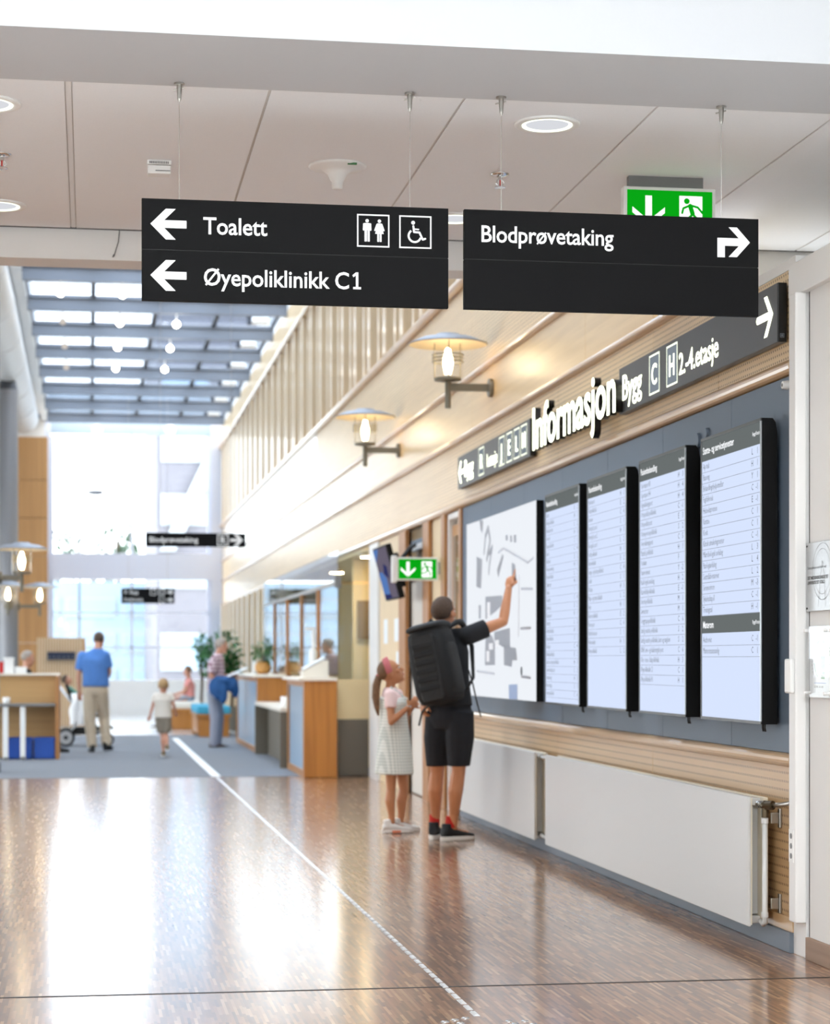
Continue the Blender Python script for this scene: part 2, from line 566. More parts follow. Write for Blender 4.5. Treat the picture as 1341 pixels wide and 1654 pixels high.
def share(name, src, parent, loc):
    """another object with the same mesh, at an offset"""
    o = bpy.data.objects.new(name, src.data)
    COL.objects.link(o)
    o.parent = parent
    o.location = Vector(loc) - (OFF[parent.name]['w'] if parent.name in OFF else Vector())
    for md in src.modifiers:
        b = o.modifiers.new(md.name, md.type)
        if md.type == 'BEVEL':
            b.width = md.width; b.segments = md.segments; b.limit_method = md.limit_method
    return o
def copy_tree(o, loc):
    r = o.copy(); COL.objects.link(r)
    r.location = loc
    for ch in o.children:
        c = ch.copy(); COL.objects.link(c); c.parent = r
        for g in ch.children:
            d = g.copy(); COL.objects.link(d); d.parent = c
    return r

# ---------------------------------------------------------------- flat print
def onY(Y):
    return lambda u, v: (u, Y, v)            # a face that looks back at the camera, u = X
def onX(X):
    return lambda u, v: (X, -u, v)           # a face on the right-hand wall, u = -Y runs to the reader's right
class Flat:
    def __init__(s):
        s.polys = []
    def poly(s, pts):
        s.polys.append(list(pts)); return s
    def rect(s, u0, u1, v0, v1):
        return s.poly([(u0, v0), (u1, v0), (u1, v1), (u0, v1)])
    def disc(s, u, v, r, n=20):
        return s.poly([(u + r * math.cos(2 * math.pi * k / n), v + r * math.sin(2 * math.pi * k / n)) for k in range(n)])
    def line(s, pts, w):
        for (a, b), (c, d) in zip(pts[:-1], pts[1:]):
            L = math.hypot(c - a, d - b) or 1
            nx, ny = -(d - b) / L * w / 2, (c - a) / L * w / 2
            s.poly([(a + nx, b + ny), (c + nx, d + ny), (c - nx, d - ny), (a - nx, b - ny)])
        for a, b in pts:
            s.disc(a, b, w / 2, 10)
        return s
    def arc(s, u, v, r, a0, a1, w, n=24):
        A = [math.radians(a0 + (a1 - a0) * k / n) for k in range(n + 1)]
        for p, q in zip(A[:-1], A[1:]):
            s.poly([(u + (r - w / 2) * math.cos(p), v + (r - w / 2) * math.sin(p)), (u + (r + w / 2) * math.cos(p), v + (r + w / 2) * math.sin(p)),
                    (u + (r + w / 2) * math.cos(q), v + (r + w / 2) * math.sin(q)), (u + (r - w / 2) * math.cos(q), v + (r - w / 2) * math.sin(q))])
        return s
    def frame(s, u0, u1, v0, v1, w):
        s.rect(u0, u1, v0, v0 + w); s.rect(u0, u1, v1 - w, v1)
        s.rect(u0, u0 + w, v0 + w, v1 - w); return s.rect(u1 - w, u1, v0 + w, v1 - w)
    def mb(s, mp, ext=None):
        b = MB()
        o_ = Vector(mp(0, 0))
        nrm_ = (Vector(mp(1, 0)) - o_).cross(Vector(mp(0, 1)) - o_).normalized()
        for p in s.polys:
            lift = nrm_ * (2e-5 * (len(b.f) + 1))
            q = [Vector(mp(u, v)) + lift for u, v in p]
            if ext:
                b.prism(q, ext)
            else:
                b.add(q, [tuple(range(len(q)))])
        return b
def glyphs(body, size, align='LEFT', bold=0.0, sx=1.0, spacing=1.0, line=1.0, extrude=0.0, res=3):
    cu = bpy.data.curves.new('print', 'FONT')
    cu.body = body
    cu.size = size
    cu.align_x = align
    cu.offset = bold
    cu.space_character = spacing
    cu.space_line = line
    cu.extrude = extrude
    cu.resolution_u = res
    ob = bpy.data.objects.new('print', cu)
    me = bpy.data.meshes.new_from_object(ob)
    bpy.data.objects.remove(ob)
    bpy.data.curves.remove(cu)
    for v in me.vertices:
        v.co.x *= sx
    return me
def text(name, body, u, v, mp, size, material, parent, align='LEFT', bold=0.0, sx=1.0, spacing=1.0, line=1.0, res=3):
    me = glyphs(body, size, align, bold, sx, spacing, line, 0.0, res)
    for p in me.vertices:
        p.co = Vector(mp(u + p.co.x, v + p.co.y))
    me.materials.clear()
    me.materials.append(M[material])
    me.name = name
    return place(name, me, parent)
# ================================================================ THE SETTING
WX = 3.2                                    # face of the right-hand wall
# ---- floors
fl = structure(MB().box(-6, 3.45, 6.3, 23.9, -0.2, 0).build('floor', 'parquet'), 'polished brown strip parquet floor')
MB().box(-6, 3.19, 8.40, 8.418, -0.01, 0.0015).build('joint_strip', 'joint', fl)
structure(MB().box(-6, 3.45, 23.9, 37.4, -0.2, 0.004).build('floor_carpet', 'carpet'), 'blue-grey carpet on the floor of the far hall')
structure(MB().box(-6, 3.45, 37.4, 51.6, -0.2, 0).build('floor_stone', 'stone_floor'), 'pale polished floor before the end windows')

structure(MB().box(-6, 3.45, -6, 6.3, -0.2, 0).build('floor_bounce', 'bounce_floor'), 'pale stone floor of the entrance hall behind the viewer')  # out of view, added to throw light up onto the tiled ceiling

# ---- near right wall, white, with its door trim and skirting
wn = structure(MB().box(3.2, 3.45, -6, 8.93, 0, 3.0).build('wall_right_near', 'white_paint'), 'white plastered wall beside the information board')
structure(MB().box(3.165, 3.45, -6, 9.12, 3.0, 3.15).build('trim_1', 'white_trim', bevel=0.004), 'white header trim over the white wall')
structure(MB().box(3.19, 3.45, 8.95, 9.12, 0.0, 3.0).build('trim_2', 'white_trim', bevel=0.003), 'white upright trim at the end of the wood wall')
MB().box(3.1985, 3.21, 8.93, 8.936, 0.1, 3.0).build('shadow_gap', 'dark_gap', wn)
structure(MB().box(3.178, 3.2, -6, 8.93, 0, 0.10).build('baseboard_near', 'skirting_wood', bevel=0.003), 'brown wooden skirting under the white wall')
structure(MB().box(3.46, 5.4, -6, 11.55, 3.15, 3.2).build('wall_right_near_top', 'white_paint'), 'flat white top of the white wall')
structure(MB().box(5.3, 5.45, -6, 11.3, 3.2, 5.6).build('wall_right_recess', 'white_paint'), 'white wall set back above the near wall')

# ---- beam, tiled ceiling and fascia above the near passage
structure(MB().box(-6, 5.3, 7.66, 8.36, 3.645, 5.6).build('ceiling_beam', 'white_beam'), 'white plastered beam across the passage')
ce = thing('ceiling', (0, 9.8, 3.66), kind='structure', label='white acoustic tile ceiling')
edges = [-6.0, -4.9, -4.1, -3.3, -2.5, -1.69, -0.883, -0.083, 0.727, 1.53, 2.35, 3.14, 3.95, 4.75, 5.3]
gap = 0.006
for k in range(len(edges) - 1):
    g0 = 0.016 if abs(edges[k] + 0.083) < 0.01 else gap
    g1 = 0.016 if abs(edges[k + 1] + 0.083) < 0.01 else gap
    MB().box(edges[k] + g0, edges[k + 1] - g1, 8.365, 11.26, 3.660, 3.665).build('ceiling_panel', 'ceiling_tile', ce)
MB().box(-6, 5.3, 8.36, 11.30, 3.6655, 3.72).build('ceiling_backing', 'tile_gap', ce)
MB().box(-0.094, -0.072, 8.365, 11.26, 3.662, 3.6654).build('ceiling_rail', 'white_trim', ce)
MB().box(-6, 5.3, 11.262, 11.30, 3.662, 3.70).build('ceiling_end_gap', 'dark_gap', ce)
structure(MB().box(-6, 5.3, 11.30, 11.55, 3.50, 7.3).build('wall_fascia', 'white_paint'), 'white fascia where the low ceiling ends')
structure(MB().box(3.2, 3.46, 9.12, 10.3, 3.15, 3.2).build('trim_5', 'white_trim'), 'white ledge on top of the wood wall')

# ---- wood panelled right wall
wr = thing('wall_right', (WX, 9.12, 0), kind='structure', label='birch panelled wall with rails and vertical posts')
END = 50.6
MB().box(3.24, 3.42, 9.12, 17.75, 0, 3.0).build('wall_backing', 'dark_gap', wr)
MB().box(3.24, 3.42, 11.55, END, 2.66, 4.62).build('wall_backing', 'dark_gap', wr)
MB().box(3.24, 3.42, 11.55, END, 6.46, 7.3).build('wall_backing', 'white_paint', wr)
MB().box(3.45, 3.55, 11.55, END, 4.5, 6.6).build('room_wall', 'gallery_grey', wr)
def tier(z0, z1, y0, y1, pitch, material, first=None, th=0.03, x=WX, gap=0.005):
    y = y0
    nxt = first if first is not None else y0 + pitch
    while y < y1 - 0.02:
        e = min(nxt, y1)
        MB().box(x, x + th, y + gap / 2, e - gap / 2, z0, z1).build('wall_panel', material, wr, bevel=0.002)
        y, nxt = e, e + pitch
tier(0.16, 0.85, 9.12, 17.75, 2.44, 'birch_perf_low')
tier(2.735, 3.148, 9.12, 10.3, 2.43, 'birch_perf')
tier(2.735, 3.24, 10.3, 11.55, 1.95, 'birch_perf')
tier(3.30, 3.50, 10.4, 11.3, 1.8, 'birch')
tier(2.735, 3.24, 11.55, END, 2.44, 'birch_perf')
tier(3.30, 3.71, 11.55, END, 4.05, 'birch', first=13.2)
tier(3.77, 4.56, 11.55, 29.4, 4.05, 'birch_perf', first=13.2)
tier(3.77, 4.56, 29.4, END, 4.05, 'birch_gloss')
tier(6.52, 7.05, 11.55, END, 4.05, 'birch', first=17.25)
tier(0.915, 2.655, 9.12, 17.72, 1.26, 'slate', first=10.05, x=3.19, gap=0.004)
def rail(z, h, y0, y1, x=WX, dep=0.035, name='rail'):
    """half-round wooden moulding"""
    rings = []
    n = 8
    prof = [(x, z - h / 2)] + [(x - dep * math.sin(math.pi * k / n), z - h / 2 * math.cos(math.pi * k / n)) for k in range(1, n)] + [(x, z + h / 2)]
    prof += [(x + 0.03, z + h / 2), (x + 0.03, z - h / 2)]
    MB().prism([(px_, y0, pz) for px_, pz in prof], (0, y1 - y0, 0)).build(name, 'rail_wood', wr)
for z, h in ((2.695, 0.07), (3.27, 0.055), (3.74, 0.055), (4.605, 0.075), (6.49, 0.06)):
    y = 9.12 if z < 3 else (10.3 if z < 3.5 else 11.55)
    k = 0
    while y < END - 0.1:
        e = min(END, (11.75, 14.9, 18.0)[k] if (k < 3 and z < 3) else y + 4.05)
        rail(z, h, y + 0.002, e - 0.002, dep=0.10 if z > 6 else (0.07 if z > 4 else 0.035))
        y = e; k += 1
rail(0.882, 0.066, 9.12, 13.4); rail(0.882, 0.066, 13.404, 17.75)
structure(MB().box(3.17, 3.24, 9.12, 17.75, 0.0, 0.095).build('baseboard_right', 'skirting_grey', bevel=0.003), 'grey-blue skirting below the radiators')
MB().box(3.185, 3.24, 9.12, 17.75, 0.095, 0.16).build('ledge', 'rail_wood', wr)

# upper gallery: posts and windows between z 4.64 and 6.46
p0 = MB().box(3.145, 3.40, 0, 0.24, 4.645, 6.458).build('post', 'post_wood', wr)
y = 12.05
ys = []
while y < 50.2:
    ys.append(y); y += 1.25
p0.location = Vector((0, ys[0], 0)) - OFF[wr.name]['w']
for y in ys[1:]:
    share('post', p0, wr, (0, y, 0))
g0 = MB().box(3.28, 3.292, 0.24, 1.25, 4.645, 6.458).build('pane', 'upper_glass', wr)
g0.location = Vector((0, ys[0], 0)) - OFF[wr.name]['w']
for y in ys[1:]:
    share('pane', g0, wr, (0, y, 0))
s0 = MB().box(3.17, 3.28, 0.68, 0.82, 4.645, 6.458).build('mullion', 'post_wood', wr)
s0.location = Vector((0, ys[0], 0)) - OFF[wr.name]['w']
for y in ys[1:]:
    share('mullion', s0, wr, (0, y, 0))

# wall below the rail between the slate panels and the reception booth
def strip(x0, x1, z0, z1, material, name='wall_panel', x=WX, th=0.04):
    ya, yb = pX(x1, 900, WX).y, pX(x0, 900, WX).y
    return MB().box(x, x + th, ya + 0.003, yb - 0.003, z0, z1).build(name, material, wr, bevel=0.003)
strip(745.5, 749.5, 0, 2.655, 'brown_frame', 'door_post', 3.17, 0.07)
MB().box(3.26, 3.4, 17.78, 23.8, 0, 2.66).build('wall_backing', 'door_white', wr)
for x0, x1, m_, xx in ((719, 724.5, 'brown_frame', 3.16), (699, 718.5, 'cream_door', 3.20), (689, 698.5, 'brown_frame', 3.16),
                       (650, 661, 'brown_frame', 3.16), (615, 649.5, 'cream_door', 3.19), (600.5, 614.5, 'white_trim', 3.17)):
    strip(x0, x1, 0, 2.655, m_, 'door_post' if m_ == 'brown_frame' else 'wall_panel', xx)
# two doors in the wall
ya, yb = pX(744.5, 900, WX).y, pX(725, 900, WX).y
d1 = thing('door_1', (3.22, ya, 0), kind='structure', label='narrow wooden door with pale frame beside the slate board')
MB().box(3.225, 3.25, ya + 0.05, yb - 0.06, 0.01, 2.55).build('door_leaf', 'amber_wall', d1)
for a, b in ((ya, ya + 0.05), (yb - 0.06, yb)):
    MB().box(3.19, 3.26, a, b, 0, 2.6).build('door_frame', 'white_trim', d1)
MB().box(3.19, 3.26, ya, yb, 2.6, 2.65).build('door_frame', 'white_trim', d1)
MB().box(3.219, 3.224, ya + 0.10, yb - 0.12, 1.0, 2.45).build('pane', 'booth_glass', d1)
yc, yd = pX(688.5, 900, WX).y, pX(661.5, 900, WX).y
d2 = thing('door_2', (3.22, yc, 0), kind='structure', label='pale grey door with brown frame behind the pointing person')
MB().box(3.225, 3.255, yc, yd, 0.01, 2.12).build('door_leaf', 'door_white', d2, bevel=0.003)
MB().box(3.225, 3.255, yc, yd, 2.14, 2.65).build('transom_panel', 'blind_brown', d2)
MB().box(3.20, 3.225, yc + 0.08, yc + 0.2, 1.02, 1.05).build('door_handle', 'steel', d2)

# far right wall below the rail: posts and panes
MB().box(3.3, 3.42, 34.2, END, 0, 2.66).build('wall_backing', 'door_white', wr)
q0 = MB().box(3.10, 3.30, 0, 0.30, 0, 2.66).build('post', 'post_wood', wr)
yy = [34.4 + 1.35 * k for k in range(12)]
q0.location = Vector((0, yy[0], 0)) - OFF[wr.name]['w']
for y in yy[1:]:
    share('post', q0, wr, (0, y, 0))
h0 = MB().box(3.24, 3.25, 0.30, 1.35, 0.02, 2.64).build('pane', 'upper_glass', wr)
h0.location = Vector((0, yy[0], 0)) - OFF[wr.name]['w']
for y in yy[1:]:
    share('pane', h0, wr, (0, y, 0))

# ---- glass roof
rf = thing('ceiling_skylight', (1.1, 31, 7), kind='structure', label='glass roof on blue-grey steel beams')
BEAMS = [pd(200, 500, 30.9 + 2.62 * k).y for k in range(-7, 8)]
XL, XR = -0.98, 3.2
b0 = MB().box(XL, XR, -0.02, 0.02, 6.98, 7.16).box(XL, XR, -0.06, 0.06, 6.96, 6.98).box(XL, XR, -0.06, 0.06, 7.16, 7.18).build('beam', 'roof_steel', rf)
b0.location = Vector((0, BEAMS[0], 0)) - OFF[rf.name]['w']
for y in BEAMS[1:]:
    share('beam', b0, rf, (0, y, 0))
px0 = MB().box(0.01, 1.035, 0.03, 2.59, 7.225, 7.235).build('pane', 'roof_glass', rf)
px0.location = Vector((XL, BEAMS[0], 0)) - OFF[rf.name]['w']
for i, y in enumerate(BEAMS[:-1]):
    for k in range(4):
        if i or k:
            share('pane', px0, rf, (XL + 1.045 * k, y, 0))
pu = MB().box(XL, XR, -0.03, 0.03, 7.182, 7.222).build('purlin', 'roof_steel', rf)
pu.location = Vector((0, BEAMS[0], 0)) - OFF[rf.name]['w']
for i, y in enumerate(BEAMS):
    if i:
        share('purlin', pu, rf, (0, y, 0))
    if i < len(BEAMS) - 1:
        share('purlin', pu, rf, (0, y + 1.31, 0))
for k in range(5):
    MB().box(XL + 1.045 * k - 0.035, XL + 1.045 * k + 0.035, BEAMS[0], BEAMS[-1], 7.182, 7.26).build('rafter', 'roof_dark' if k else 'roof_steel', rf)
structure(MB().box(XR, XR + 0.3, 11.55, 51.4, 7.05, 7.8).build('trim_3', 'white_paint'), 'white edge above the wood wall')
structure(MB().box(XL - 0.15, XL, 11.55, 51.4, 7.1, 7.8).build('trim_4', 'white_paint'), 'white kerb at the side of the glass roof')
structure(MB().box(-6, XL, 11.55, 51.4, 7.26, 7.5).build('ceiling_side', 'white_paint'), 'white ceiling beside the glass roof')
wl_ = thing('wall_left', (-6.1, 20, 0), kind='structure', label='glazed side wall of the hall with white mullions')
MB().box(-6.2, -6, -6, 52.2, 0, 0.35).build('window_sill', 'white_paint', wl_)
MB().box(-6.2, -6, -6, 51.6, 3.15, 3.75).build('floor_band', 'white_paint', wl_)
MB().box(-6.2, -6, -6, 51.6, 6.9, 7.5).build('header', 'white_paint', wl_)
lm = MB().box(-6.16, -6.04, -0.05, 0.05, 0.35, 6.9).build('mullion', 'white_trim', wl_)
lm.location = Vector((0, -6.0, 0)) - OFF[wl_.name]['w']
lp = MB().box(-6.105, -6.095, 0.06, 2.36, 0.37, 3.13).build('pane', 'clear_glass', wl_)  # out of view, panes added to brighten the birch wall
lp.location = Vector((0, -6 + 2.42 * 17, 0)) - OFF[wl_.name]['w']
lr = MB().box(-6.16, -6.06, 0.06, 2.36, 0.36, 3.14).build('wall_panel', 'white_paint', wl_)
lr.location = Vector((0, -6.0, 0)) - OFF[wl_.name]['w']
lq = MB().box(-6.16, -6.06, 0.06, 2.36, 3.77, 6.88).build('wall_panel', 'white_paint', wl_)
lq.location = Vector((0, -6.0, 0)) - OFF[wl_.name]['w']
for k in range(1, 24):
    share('mullion', lm, wl_, (0, -6 + 2.42 * k, 0))
    if k < 23:
        if GLAZED_FROM < -6 + 2.42 * k < GLAZED_TO:
            share('pane', lp, wl_, (0, -6 + 2.42 * k, 0))
        elif k != 17:
            share('wall_panel', lr, wl_, (0, -6 + 2.42 * k, 0))
        share('wall_panel', lq, wl_, (0, -6 + 2.42 * k, 0))

# ---- glazed end wall
EY = 50.7
we = thing('wall_end', (1.1, EY, 0), kind='structure', label='glazed end wall with pale frames')
def er(x0, x1, ya_, yb_, material, name, dep=0.2, y=EY):
    a, b = pY(x0, ya_, y), pY(x1, yb_, y)
    return MB().box(a.x, b.x, y, y + dep, b.z, a.z).build(name, material, we)
er(72, 82, 660, 1160, 'frame_pale', 'window_frame', 0.25)
er(341, 362, 660, 1160, 'frame_pale', 'window_frame', 0.35, EY - 0.1)
er(82, 341, 676, 704, 'frame_blue', 'window_header', 0.15)
er(82, 341, 893, 937, 'frame_pale', 'floor_band', 0.4, EY - 0.1)
er(82, 341, 1099, 1157, 'white_paint', 'window_sill', 0.35, EY - 0.15)
def er2(x, w, ya_, yb_):
    a, b = pY(x - w, ya_, EY), pY(x + w, yb_, EY)
    MB().box(a.x, b.x, EY + 0.02, EY + 0.14, b.z, a.z).build('mullion', 'frame_pale', we)
er2(213, 2.2, 676, 1100); er2(338, 3, 704, 1100); er2(84, 2, 704, 1100)
for yt in (990, 1046):
    a, b = pY(82, yt - 1.6, EY), pY(341, yt + 1.6, EY)
    MB().box(a.x, b.x, EY + 0.02, EY + 0.12, b.z, a.z).build('transom', 'frame_pale', we)
for (x0, x1) in ((82, 213), (213, 341)):
    for (y0_, y1_) in ((704, 893), (937, 990), (990, 1046), (1046, 1099)):
        a, b = pY(x0, y0_, EY), pY(x1, y1_, EY)
        MB().box(a.x, b.x, EY + 0.07, EY + 0.078, b.z, a.z).build('pane', 'clear_glass', we)
MB().box(-6, pY(72, 0, EY).x, EY, EY + 0.3, 0, 7.5).build('side_wall', 'white_paint', we)
MB().box(pY(362, 0, EY).x, 3.6, EY - 0.02, EY + 0.3, 0, 7.5).build('side_wall', 'white_paint', we)
a = pY(82, 676, EY)
MB().box(-6, 3.6, EY, EY + 0.3, a.z, 7.8).build('upper_wall', 'frame_blue', we)
# amber wooden wall with joints on the far side of the columns
wa = thing('wall_amber', (-1.5, 47, 0), kind='structure', label='amber wooden panel wall beside the end windows')
a, b = pY(30, 705, 47.0), pY(77, 705, 47.0)
for z0_, z1_ in ((0, 1.72), (1.73, 2.9), (2.91, 3.65), (3.66, 4.5), (4.51, 5.35), (5.36, a.z)):
    MB().box(-3.2, b.x, 47.0, 47.25, z0_, z1_).build('wall_panel', 'amber_wall', wa, bevel=0.004)

# ---- outside
structure(MB().box(-60, 60, 51.7, 180, -0.3, -0.1).box(-60, -6.25, -20, 51.7, -0.3, -0.1).build('ground_outside', 'asphalt'), 'pale paving outside')  # the side stretch is unseen, laid pale to bounce light indoors

# ---- unseen hall behind the viewer, added to shape the light: white wall, large roof opening
structure(MB().box(-6.2, 5.45, -6.2, -6, 0, 5.6).build('wall_back', 'white_paint'), 'white wall of the entrance hall behind the viewer')
cb = thing('ceiling_unseen', (0, 0, 5.6), kind='structure', label='white ceiling of the entrance hall with a roof opening')
for x0_, x1_, y0_, y1_ in ((-6.2, NEAR_OPEN[0], -6.2, 7.66), (NEAR_OPEN[1], 5.45, -6.2, 7.66), (NEAR_OPEN[0], NEAR_OPEN[1], -6.2, NEAR_OPEN[2]), (NEAR_OPEN[0], NEAR_OPEN[1], NEAR_OPEN[3], 7.66)):
    MB().box(x0_, x1_, y0_, y1_, 5.6, 5.8).build('ceiling_slab', 'white_paint', cb)
# ================================================================ HANGING SIGNS IN THE PASSAGE
SY = 8.30
def arrow_left(f, u, v, h):
    """block arrow pointing left, height h, starting at u"""
    f.poly([(u, v), (u + 0.50 * h, v + 0.5 * h), (u + 0.82 * h, v + 0.5 * h), (u + 0.44 * h, v + 0.12 * h), (u + 0.38 * h, v)])
    f.poly([(u, v), (u + 0.38 * h, v), (u + 0.44 * h, v - 0.12 * h), (u + 0.82 * h, v - 0.5 * h), (u + 0.50 * h, v - 0.5 * h)])
    f.rect(u + 0.36 * h, u + 1.17 * h, v - 0.125 * h, v + 0.125 * h)
def person_icon(f, u, v, h, skirt):
    f.disc(u, v + 0.43 * h, 0.075 * h)
    if not skirt:
        f.rect(u - 0.115 * h, u + 0.115 * h, v + 0.02 * h, v + 0.33 * h)
        f.line([(u - 0.145 * h, v + 0.29 * h), (u - 0.155 * h, v + 0.03 * h)], 0.07 * h)
        f.line([(u + 0.145 * h, v + 0.29 * h), (u + 0.155 * h, v + 0.03 * h)], 0.07 * h)
        f.rect(u - 0.115 * h, u - 0.015 * h, v - 0.48 * h, v + 0.05 * h)
        f.rect(u + 0.015 * h, u + 0.115 * h, v - 0.48 * h, v + 0.05 * h)
    else:
        f.poly([(u - 0.08 * h, v + 0.33 * h), (u + 0.08 * h, v + 0.33 * h), (u + 0.19 * h, v - 0.13 * h), (u - 0.19 * h, v - 0.13 * h)])
        f.line([(u - 0.10 * h, v + 0.29 * h), (u - 0.20 * h, v + 0.02 * h)], 0.06 * h)
        f.line([(u + 0.10 * h, v + 0.29 * h), (u + 0.20 * h, v + 0.02 * h)], 0.06 * h)
        f.rect(u - 0.095 * h, u - 0.015 * h, v - 0.48 * h, v - 0.1 * h)
        f.rect(u + 0.015 * h, u + 0.095 * h, v - 0.48 * h, v - 0.1 * h)
def wheelchair_icon(f, u, v, h):
    f.disc(u - 0.10 * h, v + 0.41 * h, 0.085 * h)
    f.line([(u - 0.09 * h, v + 0.26 * h), (u - 0.06 * h, v + 0.0 * h), (u + 0.18 * h, v - 0.01 * h), (u + 0.33 * h, v - 0.32 * h), (u + 0.44 * h, v - 0.28 * h)], 0.085 * h)
    f.line([(u - 0.07 * h, v + 0.13 * h), (u + 0.14 * h, v + 0.12 * h)], 0.06 * h)
    f.arc(u - 0.03 * h, v - 0.17 * h, 0.27 * h, 125, 345, 0.085 * h)
def hanging_sign(x0, x1, rows, z0, z1, label, Y=SY, th=0.028, wire_z=3.645, wires=(), name='hanging_sign'):
    t = thing(name, ((x0 + x1) / 2, Y, z0), label, 'sign')
    n = len(rows)
    h = (z1 - z0) / n
    for k in range(n):
        top = z1 - k * h
        p = MB().box(x0, x1, Y, Y + th, top - h + 0.0015, top - 0.0015).build('sign_panel', 'sign_black', t, bevel=0.0012)
    MB().box(x0 + 0.004, x1 - 0.004, Y + 0.002, Y + th - 0.002, z0 + 0.004, z1 - 0.004).build('sign_core', 'seam_black', t)
    for wx in wires:
        w = MB().cyl((wx, Y + th / 2, z1 - 0.01), (wx, Y + th / 2, wire_z - 0.05), 0.0011, n=6).build('suspension_wire', 'steel', t)
        MB().lathe((wx, Y + th / 2, wire_z - 0.075), [(0.004, 0), (0.008, 0.012), (0.011, 0.055), (0.011, 0.066), (0.021, 0.067), (0.021, 0.0745)], 14).cyl((wx - 0.024, Y + th / 2, wire_z - 0.03), (wx + 0.020, Y + th / 2, wire_z - 0.018), 0.003, n=8).build('ceiling_clip', 'steel', w)
    return t, h
pl0, pl1 = pY(229, 323, SY), pY(724.5, 501, SY)
Z1, Z0 = 3.180, 2.772
x0, x1 = pl0.x, pl1.x
wl = [pY(290, 200, SY).x, pY(663, 200, SY).x]
s1, h = hanging_sign(x0, x1, (1, 1), Z0, Z1, 'black hanging sign reading Toalett and Øyepoliklinikk C1 with white pictograms', wires=wl)
mp = onY(SY - 0.0012)
rowc = [Z1 - h / 2, Z1 - 1.5 * h]
for k, body in enumerate(('Toalett', 'Øyepoliklinikk C')):
    f = Flat(); arrow_left(f, x0 + 0.034, rowc[k], 0.122)
    f.mb(mp).build('arrow', 'print_white', s1)
    lt = text('lettering', body, x0 + 0.243, rowc[k] - 0.034, mp, 0.096, 'print_white', s1, bold=0.0012, sx=0.91, spacing=0.99)
    if k == 1:      # the figure 1 with its flag and foot
        ue = max(p.co.x for p in lt.data.vertices) + 0.018
        vb, vt = rowc[k] - 0.034, rowc[k] + 0.034
        f = Flat().rect(ue + 0.010, ue + 0.020, vb, vt).rect(ue - 0.001, ue + 0.031, vb, vb + 0.009)
        f.poly([(ue + 0.020, vt), (ue + 0.010, vt), (ue - 0.004, vt - 0.012), (ue + 0.0, vt - 0.020), (ue + 0.012, vt - 0.011)])
        f.mb(mp).build('lettering', 'print_white', s1)
uc = pY(603, 0, SY).x
f = Flat(); f.frame(uc - 0.066, uc + 0.066, rowc[0] - 0.066, rowc[0] + 0.066, 0.0055)
person_icon(f, uc - 0.025, rowc[0], 0.092, False); person_icon(f, uc + 0.025, rowc[0], 0.092, True)
f.mb(mp).build('pictogram', 'print_white', s1)
uc = pY(671, 0, SY).x
f = Flat(); f.frame(uc - 0.066, uc + 0.066, rowc[0] - 0.066, rowc[0] + 0.066, 0.0055)
wheelchair_icon(f, uc, rowc[0], 0.092)
f.mb(mp).build('pictogram', 'print_white', s1)

x0, x1 = pY(750, 340, SY).x, pY(1225.5, 353, SY).x
wl = [pY(811, 200, SY).x, pY(1167, 200, SY).x]
s2, h = hanging_sign(x0, x1, (1, 1), Z0, Z1, 'black hanging sign reading Blodprøvetaking with a right-turn arrow', wires=wl)
text('lettering', 'Blodprøvetaking', x0 + 0.066, rowc[0] - 0.030, mp, 0.096, 'print_white', s2, bold=0.0012, sx=0.90, spacing=0.98)
f = Flat()
a = pY(1186, 392, SY); u, v, hh = a.x, a.z, 0.122
f.rect(u - 0.072, u - 0.040, v - 0.062, v + 0.014)
f.rect(u - 0.072, u + 0.030, v - 0.014, v + 0.018)
f.poly([(u + 0.068, v + 0.002), (u + 0.012, v + 0.063), (u - 0.024, v + 0.063), (u + 0.022, v + 0.016), (u + 0.028, v + 0.002)])
f.poly([(u + 0.068, v + 0.002), (u + 0.028, v + 0.002), (u + 0.022, v - 0.012), (u - 0.024, v - 0.060), (u + 0.012, v - 0.060)])
f.mb(mp).build('arrow', 'print_white', s2)

# ---- fittings in the tiled ceiling (z 3.66)
CZ = 3.66
def ceil_at(x, y, z=CZ):
    d = (z - EYE) * F / (HY - y)
    return pd(x, y, d)
def downlight(x, y, label):
    c = ceil_at(x, y)
    t = thing('downlight', (c.x, c.y, CZ), label, 'ceiling light', 'round downlights in the tile ceiling')
    r = 0.142
    MB().lathe((c.x, c.y, CZ), [(r, 0.002), (r, -0.006), (r - 0.006, -0.010), (r - 0.030, -0.008), (r - 0.034, 0.0)], 40).build('trim_ring', 'white_plastic', t, smooth=True)
    b = MB()
    n = 40
    R = [(r - 0.032, -0.0085), (r - 0.050, 0.0)]
    MB().lathe((c.x, c.y, CZ), [(r - 0.033, -0.0005), (r - 0.033, -0.009), (r - 0.042, -0.0095), (r - 0.05, -0.001)], 40).build('bright_rim', 'sign_glow_soft', t)
    MB().lathe((c.x, c.y, CZ), [(r - 0.05, 0.0), (r - 0.05, -0.004), (0.001, -0.0045)], 40).build('diffuser', 'diffuser', t)
emis('diffuser', (228, 230, 236), 0.62)
downlight(884, 200, 'round white recessed downlight above the Blodprøvetaking sign')
downlight(735, 352, 'round downlight half hidden in the gap between the two hanging signs')
downlight(-3, 331, 'round downlight at the picture edge, below the small sprinkler')
downlight(-22, 166, 'round downlight at the picture edge, nearest the plastered beam')
